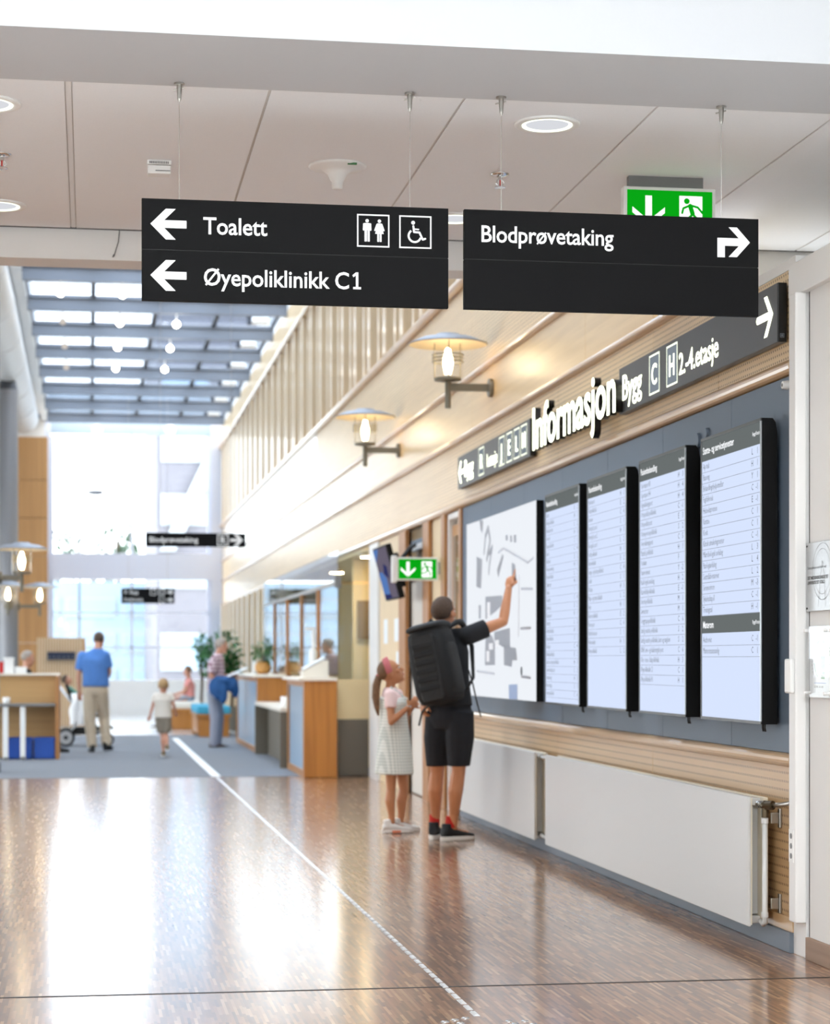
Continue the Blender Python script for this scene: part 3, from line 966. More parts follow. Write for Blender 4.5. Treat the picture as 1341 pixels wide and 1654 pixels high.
def sprinkler(x, y, label):
    c = ceil_at(x, y)
    t = thing('fire_sprinkler', (c.x, c.y, CZ), label, 'sprinkler', 'ceiling sprinklers')
    MB().lathe((c.x, c.y, CZ), [(0.046, 0.001), (0.046, -0.003), (0.030, -0.010), (0.014, -0.014)], 24).build('rosette', 'chrome', t, smooth=True)
    MB().cyl((c.x, c.y, CZ - 0.012), (c.x, c.y, CZ - 0.03), 0.011, n=10).tube([(c.x - 0.012, c.y, CZ - 0.028), (c.x - 0.020, c.y, CZ - 0.045), (c.x - 0.004, c.y, CZ - 0.06)], 0.0035, 6).tube([(c.x + 0.012, c.y, CZ - 0.028), (c.x + 0.020, c.y, CZ - 0.045), (c.x + 0.004, c.y, CZ - 0.06)], 0.0035, 6).build('frame_arms', 'chrome', t)
    MB().cyl((c.x, c.y, CZ - 0.03), (c.x, c.y, CZ - 0.055), 0.0035, n=8).build('glass_bulb', 'red_print', t)
    MB().lathe((c.x, c.y, CZ - 0.066), [(0.012, 0.008), (0.026, 0.004), (0.026, 0.0), (0.008, -0.001)], 18).build('deflector', 'chrome', t)
sprinkler(808, 281, 'chrome fire sprinkler in the ceiling above the Blodprøvetaking sign')
sprinkler(3, 249, 'chrome fire sprinkler at the picture edge between two downlights')
# loudspeaker-like white dome with a green lamp
c = ceil_at(545, 268)
t = thing('ceiling_antenna', (c.x, c.y, CZ), 'white round ceiling antenna with a funnel-shaped stem and green mark', 'antenna')
MB().lathe((c.x, c.y, CZ), [(0.135, 0.001), (0.135, -0.006), (0.125, -0.012), (0.075, -0.018), (0.045, -0.040), (0.032, -0.070), (0.026, -0.075), (0.024, -0.108), (0.001, -0.109)], 40).build('body', 'white_plastic', t, smooth=True)
MB().box(c.x + 0.035, c.x + 0.078, c.y - 0.115, c.y - 0.108, CZ - 0.018, CZ - 0.009).build('green_mark', 'pale_leds', t)
# detector box
c = ceil_at(257, 262)
t = thing('air_sensor', (c.x, c.y, CZ), 'small white sensor box with slotted front on the ceiling', 'sensor')
MB().box(c.x - 0.055, c.x + 0.055, c.y - 0.045, c.y + 0.045, CZ - 0.020, CZ).build('body', 'white_plastic', t, bevel=0.003)
MB().box(c.x - 0.053, c.x + 0.053, c.y - 0.040, c.y + 0.040, CZ - 0.062, CZ - 0.022).build('lower_body', 'white_plastic', t, bevel=0.004)
g = MB()
for k in range(12):
    g.box(c.x - 0.045 + k * 0.0075, c.x - 0.0405 + k * 0.0075, c.y - 0.047, c.y - 0.0445, CZ - 0.017, CZ - 0.006)
g.box(c.x - 0.018, c.x + 0.05, c.y - 0.0425, c.y - 0.0395, CZ - 0.050, CZ - 0.046)
g.build('vent_slots', 'grey_plastic', t)
# cable loop hanging at the fascia
a = pY(193, 370, 11.29)
tag(MB().tube([(a.x, 11.295, 3.66), (a.x - 0.005, 11.285, 3.60), (a.x - 0.02, 11.28, 3.55), (a.x - 0.028, 11.28, 3.52), (a.x - 0.035, 11.285, 3.515), (a.x - 0.030, 11.29, 3.53)], 0.003, 6).build('loose_cable', 'grey_plastic'), 'thin loose cable loop hanging from the ceiling edge', 'cable')

# ---- exit sign above the right-hand hanging sign
def exit_face(f_green, f_white, u0, u1, v0, v1):
    W, H = u1 - u0, v1 - v0
    f_green.rect(u0, u1, v0, v1)
    ua, va = u0 + 0.25 * W, v0 + 0.5 * H
    f_white.rect(ua - 0.055 * W / 2 * 1.4, ua + 0.055 * W / 2 * 1.4, v0 + 0.20 * H, v0 + 0.86 * H)
    f_white.poly([(ua, v0 + 0.10 * H), (ua + 0.19 * W, v0 + 0.44 * H), (ua + 0.19 * W, v0 + 0.58 * H), (ua + 0.03 * W, v0 + 0.30 * H)])
    f_white.poly([(ua, v0 + 0.10 * H), (ua - 0.03 * W, v0 + 0.30 * H), (ua - 0.19 * W, v0 + 0.58 * H), (ua - 0.19 * W, v0 + 0.44 * H)])
def exit_runner(f, u, v, h):
    f.disc(u - 0.14 * h, v + 0.34 * h, 0.10 * h)
    f.line([(u - 0.02 * h, v + 0.18 * h), (u + 0.06 * h, v - 0.08 * h)], 0.16 * h)
    f.line([(u + 0.0 * h, v + 0.20 * h), (u + 0.24 * h, v + 0.14 * h), (u + 0.40 * h, v - 0.04 * h)], 0.075 * h)
    f.line([(u - 0.03 * h, v + 0.20 * h), (u - 0.26 * h, v + 0.10 * h), (u - 0.30 * h, v - 0.06 * h)], 0.075 * h)
    f.line([(u + 0.06 * h, v - 0.08 * h), (u + 0.22 * h, v - 0.26 * h), (u + 0.20 * h, v - 0.47 * h)], 0.085 * h)
    f.line([(u + 0.05 * h, v - 0.10 * h), (u - 0.10 * h, v - 0.26 * h), (u - 0.34 * h, v - 0.28 * h)], 0.085 * h)
def exit_sign(u0, u1, v0, v1, Y, th, label, name='exit_sign'):
    t = thing(name, ((u0 + u1) / 2, Y, v0), label, 'exit sign', 'lit green exit signs')
    bz = 0.016
    MB().box(u0, u1, Y, Y + th, v0, v1).build('housing', 'white_plastic', t, bevel=0.004)
    g, w, gr = Flat(), Flat(), Flat()
    a0, a1, c0, c1 = u0 + bz, u1 - bz, v0 + bz, v1 - bz
    exit_face(g, w, a0, a1, c0, c1)
    W, H = a1 - a0, c1 - c0
    sq0, sq1 = a0 + 0.61 * W, a0 + 0.88 * W
    w2 = Flat(); w2.rect(sq0, sq1, c0 + 0.08 * H, c1 - 0.12 * H)
    exit_runner(gr, (sq0 + sq1) / 2, (c0 + c1) / 2, 0.74 * H)
    gf = g.mb(onY(Y - 0.001)).build('green_face', 'exit_green', t)
    w.mb(onY(Y - 0.002)).build('arrow', 'exit_white', gf)
    w2.mb(onY(Y - 0.002)).build('pictogram_field', 'exit_white', gf)
    gr.mb(onY(Y - 0.003)).build('pictogram', 'exit_green', gf)
    return t
EYS = 9.62
a, b = pY(1008, 300, EYS), pY(1156, 300, EYS)
ex = exit_sign(a.x, b.x, a.z - 0.225, a.z, EYS, 0.06, 'lit green exit sign with down arrow above the Blodprøvetaking sign')
c0, c1 = pY(1017, 290, EYS).x, pY(1137, 290, EYS).x
MB().box(c0, c1, EYS + 0.01, EYS + 0.05, a.z - 0.002, CZ).build('ceiling_bracket', 'grey_plastic', ex)

# ================================================================ NEAR END OF THE RIGHT WALL
# vertical white cable trunking with sockets
t = thing('cable_trunking', (3.16, 9.0, 0.15), 'tall white cable trunking with sockets beside the slate board', 'cable trunking')
ya, yb = 8.94, 9.03
MB().box(3.135, 3.19, ya, yb, 0.16, 3.0).build('body', 'white_trim', t, bevel=0.008)
zc = pX(1278, 1366, 3.135).z
sk = MB().box(3.131, 3.136, ya + 0.018, yb - 0.012, zc - 0.075, zc + 0.075).build('socket_plate', 'white_plastic', t, bevel=0.002)
for k in range(3):
    MB().cyl((3.1315, 8.985, zc + 0.045 - 0.045 * k), (3.1295, 8.985, zc + 0.045 - 0.045 * k), 0.013, n=14).build('socket_hole', 'grey_plastic', sk)
zc = pX(1278, 1092, 3.135).z
MB().box(3.112, 3.136, ya + 0.004, yb - 0.004, zc - 0.078, zc + 0.078).build('switch_box', 'white_plastic', t, bevel=0.008)
# plaques on the white wall
za, zb = pX(1304, 878, 3.19), pX(1304, 988, 3.19)
y1_ = za.y
t = thing('steel_plaque', (3.19, y1_ - 0.3, zb.z), 'brushed steel plaque with engraved text on the white wall', 'plaque')
MB().box(3.186, 3.199, y1_ - 0.42, y1_, zb.z, za.z).build('plate', 'brushed_steel', t, bevel=0.002)
mpx = onX(3.1852)
text('lettering', 'Dette sykehuset samarbeider med', -y1_ + 0.02, za.z - 0.118, mpx, 0.017, 'joint', t)
text('lettering', 'DET MEDISINSKE FAKULTET\nUNIVERSITETET I OSLO', -y1_ + 0.02, za.z - 0.165, mpx, 0.021, 'joint', t, bold=0.0004)
f = Flat().arc(-y1_ + 0.21, (za.z + zb.z) / 2 + 0.02, 0.125, 0, 360, 0.002, 40).arc(-y1_ + 0.21, (za.z + zb.z) / 2 + 0.02, 0.10, 0, 360, 0.0015, 40)
f.line([(-y1_ + 0.16, zb.z + 0.02), (-y1_ + 0.19, zb.z + 0.16), (-y1_ + 0.21, zb.z + 0.22), (-y1_ + 0.235, zb.z + 0.16), (-y1_ + 0.25, zb.z + 0.02)], 0.003)
f.mb(mpx).build('engraved_seal', 'grey_plastic', t)
for (yy_, zz_) in ((y1_ - 0.012, za.z - 0.014), (y1_ - 0.012, zb.z + 0.014)):
    MB().cyl((3.186, yy_, zz_), (3.1835, yy_, zz_), 0.0045, n=10).build('screw', 'joint', t)
za, zb = pX(1301, 1012, 3.17), pX(1301, 1126, 3.17)
y2_ = za.y
t = thing('certificate_sign', (3.17, y2_ - 0.2, zb.z), 'clear acrylic certificate sign with green arcs and blue mark', 'sign')
w2 = 0.31
MB().box(3.190, 3.194, y2_ - w2, y2_, zb.z, za.z).build('backing_sheet', 'paper', t)
MB().box(3.168, 3.174, y2_ - w2, y2_, zb.z, za.z).build('acrylic_pane', 'acrylic', t, bevel=0.001)
for yy_ in (y2_ - 0.012, y2_ - w2 + 0.05):
    for zz_ in (za.z - 0.02, zb.z + 0.02):
        MB().cyl((3.199, yy_, zz_), (3.160, yy_, zz_), 0.0085, n=14).build('standoff', 'white_plastic', t)
mpx = onX(3.1893)
um, vm = -y2_ + 0.15, (za.z + zb.z) / 2 + 0.01
Flat().arc(um, vm, 0.085, 100, 150, 0.006).arc(um, vm, 0.085, 190, 240, 0.006).arc(um, vm, 0.085, 20, 75, 0.006).mb(mpx).build('green_arcs', 'green_tick', t)
Flat().rect(um + 0.0, um + 0.045, vm - 0.045, vm + 0.015).mb(mpx).build('blue_mark', 'blue_print', t)
Flat().rect(um + 0.0, um + 0.045, vm - 0.085, vm - 0.052).mb(mpx).build('green_mark', 'green_tick', t)
text('lettering', 'DNV', um + 0.004, vm - 0.078, onX(3.1888), 0.022, 'print_white', t)
text('lettering', 'ISO 9001 · ISO 14001', um - 0.085, vm - 0.125, mpx, 0.013, 'joint', t, bold=0.0003)
Flat().rect(um - 0.085, um + 0.06, vm - 0.105, vm - 0.1025).mb(mpx).build('rule', 'blue_print', t)
# ring text as letters along an arc
ring = 'SERTIFISERT VIRKSOMHET · CERTIFIED'
rb = MB()
for k, ch in enumerate(ring):
    if ch == ' ':
        continue
    me = glyphs(ch, 0.019, 'CENTER', res=1)
    ang = math.radians(215 - 250 * k / (len(ring) - 1))
    cu_, cv_ = um + 0.108 * math.cos(ang), vm + 0.108 * math.sin(ang)
    ca, sa = math.cos(ang - math.pi / 2), math.sin(ang - math.pi / 2)
    vs_ = [mpx(cu_ + p.co.x * ca - p.co.y * sa, cv_ + p.co.x * sa + p.co.y * ca) for p in me.vertices]
    rb.add(vs_, [tuple(p.vertices) for p in me.polygons])
    bpy.data.meshes.remove(me)
rb.build('ring_lettering', 'print_grey', t)

# ---- radiators
def radiator(y0, y1, label, valve):
    t = thing('radiator', (3.08, (y0 + y1) / 2, 0.096), label, 'radiator', 'long white wall radiators')
    MB().box(3.045, 3.060, y0, y1, 0.098, 0.705).build('front_panel', 'radiator', t, bevel=0.004)
    MB().box(3.060, 3.066, y0 + 0.003, y1 - 0.003, 0.105, 0.698).build('front_core', 'radiator_edge', t)
    MB().box(3.125, 3.150, y0 + 0.02, y1 - 0.02, 0.105, 0.700).build('back_panel', 'radiator_edge', t, bevel=0.004)
    MB().box(3.066, 3.125, y0 + 0.06, y1 - 0.06, 0.66, 0.695).box(3.066, 3.125, y0 + 0.06, y1 - 0.06, 0.105, 0.14).build('water_channels', 'radiator', t, bevel=0.004)
    fins = MB()
    k = y0 + 0.10
    while k < y1 - 0.1:
        fins.box(3.068, 3.124, k, k + 0.002, 0.145, 0.655); k += 0.08
    fins.build('fins', 'radiator', t)
    for z in (0.16, 0.56):
        MB().box(3.188, 3.1995, y0 - 0.03, y0 + 0.0, z, z + 0.09).box(3.150, 3.188, y0 - 0.02, y0 - 0.012, z + 0.02, z + 0.07).build('wall_bracket', 'steel', t, bevel=0.003)
        MB().box(3.150, 3.1995, y1 - 0.4, y1 - 0.36, z, z + 0.11).build('wall_bracket', 'steel', t, bevel=0.003)
    return t
ra = radiator(9.34, 13.71, 'long white panel radiator nearest the cable trunking, with pipe and valve', True)
rb_ = radiator(14.07, 18.3 - 0.9, 'long white panel radiator behind the pointing person and the child', False)
# pipework at the near end
t = thing('radiator_pipe', (3.10, 9.25, 0.1), 'painted heating pipe with brass valve at the radiator end', 'pipe')
yp = 9.245
MB().tube([(3.095, yp + 0.06, 0.13), (3.095, yp + 0.02, 0.118), (3.095, yp, 0.13), (3.095, yp, 0.17), (3.095, yp, 0.62)], 0.0125, 12).build('riser', 'radiator', t, smooth=True)
for z in (0.165, 0.60):
    MB().cyl((3.095, yp, z - 0.012), (3.095, yp, z + 0.012), 0.0165, n=14).build('coupling', 'radiator', t)
MB().cyl((3.095, yp, 0.615), (3.095, yp, 0.665), 0.017, n=14).sph((3.095, yp, 0.672), 0.022, 12).build('valve_body', 'brass_dark', t)
MB().cyl((3.095, yp, 0.672), (3.095, yp + 0.10, 0.672), 0.013, n=12).cyl((3.095, yp + 0.03, 0.672), (3.095, yp + 0.045, 0.672), 0.019, n=6).cyl((3.095, yp + 0.06, 0.672), (3.095, yp + 0.075, 0.672), 0.019, n=6).build('valve_union', 'chrome', t)
MB().cyl((3.095, yp - 0.02, 0.672), (3.115, yp - 0.055, 0.675), 0.021, n=12).build('valve_nut', 'brass_dark', t)
MB().tube([(3.112, yp - 0.05, 0.674), (3.14, yp - 0.08, 0.678), (3.17, yp - 0.10, 0.685), (3.19, yp - 0.11, 0.69)], 0.011, 10).build('supply_pipe', 'steel', t, smooth=True)
t = thing('radiator_link_pipe', (3.10, 13.9, 0.1), 'white pipes joining the two long radiators', 'pipe')
MB().tube([(3.095, 13.63, 0.672), (3.095, 14.15, 0.672)], 0.012, 10).build('upper_pipe', 'radiator', t, smooth=True)
MB().tube([(3.095, 13.63, 0.13), (3.095, 14.15, 0.13)], 0.012, 10).build('lower_pipe', 'radiator', t, smooth=True)
for z in (0.672, 0.13):
    MB().cyl((3.095, 13.72, z), (3.095, 13.76, z), 0.018, n=10).cyl((3.095, 14.02, z), (3.095, 14.06, z), 0.018, n=10).build('coupling', 'chrome', t)

# ================================================================ WALL SIGNS ABOVE THE BOARD
SX = 3.145
def sign_box(y0, y1, label, end_mat='sign_edge'):
    t = thing('lit_wall_sign', (SX, (y0 + y1) / 2, 2.815), label, 'sign')
    MB().box(SX, 3.188, y0, y1, 2.815, 3.09).build('sign_body', 'sign_edge', t, bevel=0.003)
    MB().box(SX - 0.003, SX, y0 + 0.002, y1 - 0.002, 2.817, 3.088).build('front_plate', 'sign_dark', t)
    return t
mps = onX(SX - 0.0045)
def glow_text(t, body, x, size, zbase, bold=0.003, sx=0.95, m_='sign_glow'):
    y = pX(x, 800, SX).y
    return text('lettering', body, -y, zbase, mps, size, m_, t, bold=bold, sx=sx)
zb0 = 2.875
ya, yb = pX(1257, 500, SX).y, pX(1001, 620, SX).y
t = sign_box(ya, yb, 'lit dark wall sign reading Bygg C H 2.-4.etasje with a right arrow')
glow_text(t, 'Bygg', 1006, 0.215, zb0 + 0.015, sx=1.12, bold=0.0012)
def boxed(t, ch, x, w=0.19):
    y = pX(x, 800, SX).y
    u = -y
    Flat().rect(u, u + w, zb0 - 0.02, zb0 + 0.18).mb(onX(SX - 0.0040)).build('letter_field', 'sign_glow_dim', t)
    Flat().frame(u - 0.012, u + w + 0.012, zb0 - 0.032, zb0 + 0.192, 0.010).mb(mps).build('letter_box', 'sign_glow_soft', t)
    text('lettering', ch, u + w / 2, zb0 + 0.022, onX(SX - 0.0055), 0.165, 'sign_glow', t, align='CENTER', bold=0.002)
boxed(t, 'C', 1051); boxed(t, 'H', 1079)
glow_text(t, '2.-4.etasje', 1098, 0.165, zb0 + 0.005, sx=1.06, bold=0.0012)
y = pX(1243, 500, SX).y; u = -y; v = 2.955
f = Flat().line([(u - 0.16, v), (u + 0.03, v)], 0.035)
f.poly([(u + 0.065, v), (u - 0.02, v + 0.095), (u - 0.065, v + 0.095), (u + 0.018, v)]).poly([(u + 0.065, v), (u + 0.018, v), (u - 0.065, v - 0.095), (u - 0.02, v - 0.095)])
f.mb(mps).build('arrow', 'sign_glow', t)
Flat().frame(3.155, 3.175, 2.835, 2.855, 0.003).rect(3.160, 3.170, 2.840, 2.850).mb(onY(ya - 0.001)).build('maker_mark', 'print_grey', t)
ya2, yb2 = pX(857, 690, SX).y, pX(740.5, 760, SX).y
t = sign_box(ya2, yb2, 'lit dark wall sign with a left arrow and boxed letters R J E L M')
y = pX(742, 770, SX).y; u, v = -y, 2.95
f = Flat().line([(u + 0.05, v), (u + 0.27, v)], 0.035)
f.poly([(u, v), (u + 0.085, v + 0.095), (u + 0.13, v + 0.095), (u + 0.05, v)]).poly([(u, v), (u + 0.05, v), (u + 0.13, v - 0.095), (u + 0.085, v - 0.095)])
f.mb(mps).build('arrow', 'sign_glow', t)
glow_text(t, 'Bygg', 751, 0.20, zb0 + 0.02, sx=1.1, bold=0.0012)
boxed(t, 'R', 774.5, 0.21)
glow_text(t, '1.etasje', 786.5, 0.15, zb0 + 0.01, sx=0.98, bold=0.001)
for ch, x in (('J', 807.5), ('E', 819.5), ('L', 831.5), ('M', 843)):
    boxed(t, ch, x, 0.19)
# big lit letters: one thing, every letter a part
yl = pX(860, 700, 3.10).y
t = thing('lit_lettering', (3.12, yl - 1.2, 2.8), 'large glowing three-dimensional letters spelling Informasjon', 'lettering')
size = 0.415
sx = 1.12
whole = glyphs('Informasjon', size, sx=sx, bold=0.006)
width = max(p.co.x for p in whole.vertices)
need = yl - pX(995, 650, 3.10).y
k_ = need / width
bpy.data.meshes.remove(whole)
pos = 0.0
full = 'Informasjon'
for i, ch in enumerate(full):
    me0 = glyphs(full[:i] + '|', size, sx=sx * k_)
    me1 = glyphs('|', size, sx=sx * k_)
    adv = max(p.co.x for p in me0.vertices) - max(p.co.x for p in me1.vertices)
    bpy.data.meshes.remove(me0); bpy.data.meshes.remove(me1)
    me = glyphs(ch, size, sx=sx * k_, bold=0.007, extrude=0.022)
    X0 = 3.120
    for p in me.vertices:
        u, v, w = p.co.x + adv, p.co.y, p.co.z
        p.co = Vector((X0 - w, -(-yl + u), 2.83 + v))
    me.materials.clear(); me.materials.append(M['sign_edge']); me.name = 'letter'
    lo = place('letter', me, t)
    me2 = glyphs(ch, size, sx=sx * k_, bold=0.007)
    for p in me2.vertices:
        u, v = p.co.x + adv, p.co.y
        p.co = Vector((X0 - 0.0235, -(-yl + u), 2.83 + v))
    me2.materials.clear(); me2.materials.append(M['sign_glow']); me2.name = 'lit_face'
    place('lit_face', me2, lo)
    w2_ = [p.co for p in me.vertices]
    cy = sum(p.y for p in w2_) / len(w2_)
    MB().cyl((3.10, cy, 2.90), (3.20, cy, 2.90), 0.006, n=6).build('standoff', 'sign_edge', lo)

# ================================================================ INFORMATION SCREENS AND MAP
FXX = 3.090
screens = []
rows4 = [('Apotek', 'L', '1'), ('Basseng', 'H', '1'), ('Behandlingshjelpemidler', 'Y', '1'), ('Fagbibliotek', 'C', '-1'), ('Helseekspressen', 'E', '-1'), ('Kantine', 'C', '1'), ('Kiosk', 'C', '1'), ('Klinisk simuleringssenter', 'C', '-1'), ('Mikrobiologisk avdeling', 'L', '3'), ('Patologiavdeling', 'L', '4'), ('Sentrallaboratoriet', 'L', '2'), ('Seremonirom', 'M', '-3'), ('Sykehuskapell', 'C', '-1'), ('Treningssal', 'H', '-1')]
rows3 = [('Operasjon H3', 'H', '3'), ('Operasjon H4', 'H', '4'), ('Oppvåkningspost', 'H', '4'), ('Ortopedisk poliklinikk', 'C', '-1'), ('Ortopedisk post', 'E', '3'), ('Osteoporosepoliklinikk', 'S', '2'), ('Overvåkningspost', 'C', '5'), ('Plastisk poliklinikk', 'H', '1'), ('Postkum', 'F', ''), ('Pusterommet', 'Y', '-2'), ('Radiologisk avdeling', 'H', '2'), ('Rusmiddelpoliklinikk', 'E', '-1'), ('Smertepoliklinikk', 'M', '1'), ('Søvnsenter', 'M', '1'), ('Sorggruppepoliklinikk', 'C', '6'), ('Særlig sensitiv poliklinikk', 'S', '2'), ('Særlig sensitiv poliklinikk, barn og ungdom', 'S', '2'), ('ØNH, øre- og halskirurgisk post', 'C', '6'), ('Øre-, nese-, halspoliklinikk', 'H', '3'), ('Øyepoliklinikk C1', 'C', '1'), ('Øyepoliklinikk H1', 'H', '1')]
names2 = ['Hjertepost', 'Hudpoliklinikk', 'Intensiv', 'Kirurgisk post 1', 'Kirurgisk post 2', 'Kirurgisk post 3', 'Kreftpoliklinikk', 'Kvinneklinikk', 'Lunge- og hjertepoliklinikk', 'Lyslab', 'Medisin', 'Mage- og tarmpoliklinikk', 'Nyre', 'Nevropoliklinikk', 'Nevropost', 'Nyfødt intensiv', 'Nyremedisin', 'Nyrepoliklinikk']
names1 = ['Akutt', 'Allergipoliklinikk', 'Ambulatorium', 'Anestesi', 'Barnepoliklinikk', 'Barsel', 'Blodbank', 'Blodprøvetaking', 'Brystpoliklinikk', 'Dagkirurgi', 'Dialyse', 'Endokrin', 'Endoskopi', 'Epilepsipost', 'Ernæring', 'Fertilitetsklinikk', 'Fødepoliklinikk', 'Fødepost', 'Føflekkpoliklinikk', 'Gastro- og leverpoliklinikk', 'Gynekologisk post', 'Hematologi', 'Hjerte-lunge', 'Hjertepoliklinikk']
codes = ['H 1', 'E 2', 'C 4', 'S 1', 'H 3', 'L 2']
rows2 = [(n_, *codes[i % 6].split()) for i, n_ in enumerate(names2)]
rows1 = [(n_, *codes[(i * 5 + 1) % 6].split()) for i, n_ in enumerate(names1)]
TOPZ, BOTZ = 2.472, 1.045
def info_screen(x0, x1, header, rows, label, extra=None, pitch=0.056):
    ya, yb = pX(x1, 900, FXX).y, pX(x0, 900, FXX).y
    t = thing('information_screen', (FXX, (ya + yb) / 2, BOTZ), label, 'screen', 'tall information screens on the slate board')
    prof = [(FXX + 0.002, BOTZ), (FXX + 0.002, TOPZ), (FXX + 0.055, TOPZ), (FXX + 0.07, TOPZ - 0.02), (FXX + 0.078, TOPZ - 0.07), (FXX + 0.078, BOTZ)]
    MB().prism([(a, ya, b) for a, b in prof], (0, yb - ya, 0)).build('casing', 'screen_black', t)
    bz = 0.014
    b = MB().box(FXX - 0.003, FXX + 0.004, ya, yb, BOTZ, BOTZ + bz).box(FXX - 0.003, FXX + 0.004, ya, yb, TOPZ - bz, TOPZ)
    b.box(FXX - 0.003, FXX + 0.004, yb - bz, yb, BOTZ + bz, TOPZ - bz).build('bezel', 'bezel', t)
    MB().box(FXX - 0.003, FXX + 0.004, ya, ya + bz * 0.8, BOTZ + bz, TOPZ - bz).build('bezel', 'bezel_silver', t)
    s0_, s1_, v0_, v1_ = -yb + bz, -ya - bz * 0.8, BOTZ + bz, TOPZ - bz
    HH = 0.105
    pan = Flat().rect(s0_, s1_, v0_, v1_).mb(onX(FXX)).build('display', 'screen_white', t)
    Flat().rect(s0_, s1_, v1_ - HH, v1_).mb(onX(FXX - 0.0008)).build('header_field', 'screen_grey', pan)
    text('header_text', header, s0_ + 0.02, v1_ - HH * 0.66, onX(FXX - 0.0016), 0.05, 'screen_text', pan, sx=0.95, bold=0.0006)
    text('header_text', 'Bygg/Etasje', s1_ - 0.008, v1_ - HH * 0.55, onX(FXX - 0.0016), 0.024, 'screen_text', pan, align='RIGHT')
    lines = Flat(); top = v1_ - HH
    def block(rws, top):
        base = top - pitch * 0.72
        ls = pitch / 0.044
        text('list_text', '\n'.join(r[0] for r in rws), s0_ + 0.022, base, onX(FXX - 0.0012), 0.044, 'print_grey', pan, line=ls * LSP, sx=0.80, res=1)
        text('list_text', '\n'.join(r[1] for r in rws), s1_ - 0.118, base, onX(FXX - 0.0012), 0.044, 'print_grey', pan, align='CENTER', line=ls * LSP, res=1)
        text('list_text', '\n'.join(r[2] for r in rws), s1_ - 0.03, base, onX(FXX - 0.0012), 0.044, 'print_grey', pan, align='RIGHT', line=ls * LSP, res=1)
        for k in range(len(rws)):
            z = top - pitch * (k + 1)
            lines.rect(s0_, s1_, z - 0.0022, z)
        return top - pitch * len(rws)
    top = block(rows, top)
    if extra:
        Flat().rect(s0_, s1_, top - HH * 0.85, top).mb(onX(FXX - 0.0008)).build('header_field', 'screen_grey', pan)
        text('header_text', extra[0], s0_ + 0.02, top - HH * 0.6, onX(FXX - 0.0016), 0.05, 'screen_text', pan, sx=0.95, bold=0.0006)
        text('header_text', 'Bygg/Etasje', s1_ - 0.008, top - HH * 0.5, onX(FXX - 0.0016), 0.024, 'screen_text', pan, align='RIGHT')
        block(extra[1], top - HH * 0.85 - 0.006)
    lines.mb(onX(FXX - 0.0011)).build('ruled_lines', 'rule_grey', pan)['kind'] = 'stuff'
    for o_ in pan.children:
        if o_.name.startswith('list_text'):
            o_['kind'] = 'stuff'
    for dy in (0.10, 0.13):
        MB().tube([(FXX + 0.05, ya + dy, BOTZ + 0.005), (FXX + 0.05, ya + dy, BOTZ - 0.02), (FXX + 0.055, ya + dy + 0.004, BOTZ - 0.036)], 0.005, 8).build('cable', 'black_plastic', t)
    MB().box(FXX + 0.078, 3.19, ya + 0.25, yb - 0.25, 1.5, 2.0).build('wall_mount', 'screen_black', t)
    return t
me_ = glyphs('x\nx', 1.0)
zs = sorted(p.co.y for p in me_.vertices)
LSP = 1.0 / (zs[-1] - zs[0] - (max(p.co.y for p in glyphs('x', 1.0).vertices) - min(p.co.y for p in glyphs('x', 1.0).vertices)))
info_screen(1133, 1230, 'Støtte- og servicetjenester', rows4, 'tall screen headed Støtte- og servicetjenester, with a second grey band reading Møterom', ('Møterom', [('Auditoriet', 'C', '-1'), ('Møteromsansvarlig', 'C', '1')]))
info_screen(1033, 1108, 'Pasientbehandling', rows3, 'tall screen listing Operasjon H3 first, next to the Støtte- og servicetjenester screen', pitch=0.0545)
info_screen(949, 1012, 'Pasientbehandling', rows2, 'tall list screen with a blank lower quarter, second from the map', pitch=0.0545)
info_screen(881, 936, 'Pasientbehandling', rows1, 'tall list screen beside the map, filled to the bottom with rows', pitch=0.0525)
# site map board
MX = 3.135
ya, yb = pX(866, 900, MX).y, pX(754, 900, MX).y
t = thing('site_map', (MX, (ya + yb) / 2, 1.05), 'large white back-lit site map with grey building plans', 'map')
MB().box(MX + 0.002, 3.19, ya, yb, 1.05, 2.48).build('casing', 'screen_black', t)
fld = MB().box(MX, MX + 0.002, ya, yb, 1.05, 2.48).build('map_sheet', 'map_white', t)
mpm = onX(MX - 0.0012)
def mq(pts):
    """polygon traced on the map plane"""
    out = []
    for x, y in pts:
        p = pX(740 + x / 4.593, 790 + y / 4.593, MX)
        out.append((-p.y, p.z))
    return out
f = Flat()
for pts in ([(140, 500), (180, 520), (172, 738), (138, 725)], [(205, 798), (330, 790), (330, 860), (290, 900), (205, 968)],
            [(290, 600), (330, 480), (340, 500), (300, 660)], [(160, 230), (188, 235), (182, 330), (168, 300)],
            [(355, 340), (370, 340), (370, 380), (355, 380)], [(388, 345), (402, 345), (402, 392), (388, 392)], [(416, 340), (432, 340), (432, 395), (416, 395)],
            [(400, 545), (425, 560), (436, 690), (400, 740)], [(205, 1110), (250, 1080), (275, 1150), (275, 1305), (200, 1308)],
            [(270, 1060), (385, 1030), (388, 1170), (330, 1170), (270, 1130)], [(340, 1160), (430, 1180), (440, 1270), (405, 1270), (400, 1320), (342, 1305)],
            [(155, 860), (172, 860), (170, 965), (155, 960)]):
    f.poly(mq(pts))
for k_i, pp in enumerate(f.polys):
    Flat().poly(pp).mb(mpm).build('building_plan', 'map_grey', fld)
f = Flat()
f.polys.append(mq([(218, 840), (240, 838), (240, 960), (218, 960)])); f.polys.append(mq([(230, 1145), (262, 1142), (262, 1190), (230, 1192)]))
f.polys.append(mq([(275, 1120), (305, 1118), (305, 1168), (275, 1170)])); f.polys.append(mq([(212, 1200), (235, 1200), (235, 1280), (212, 1280)]))
f.mb(onX(MX - 0.0018)).build('courtyards', 'map_white_print', fld)
f = Flat()
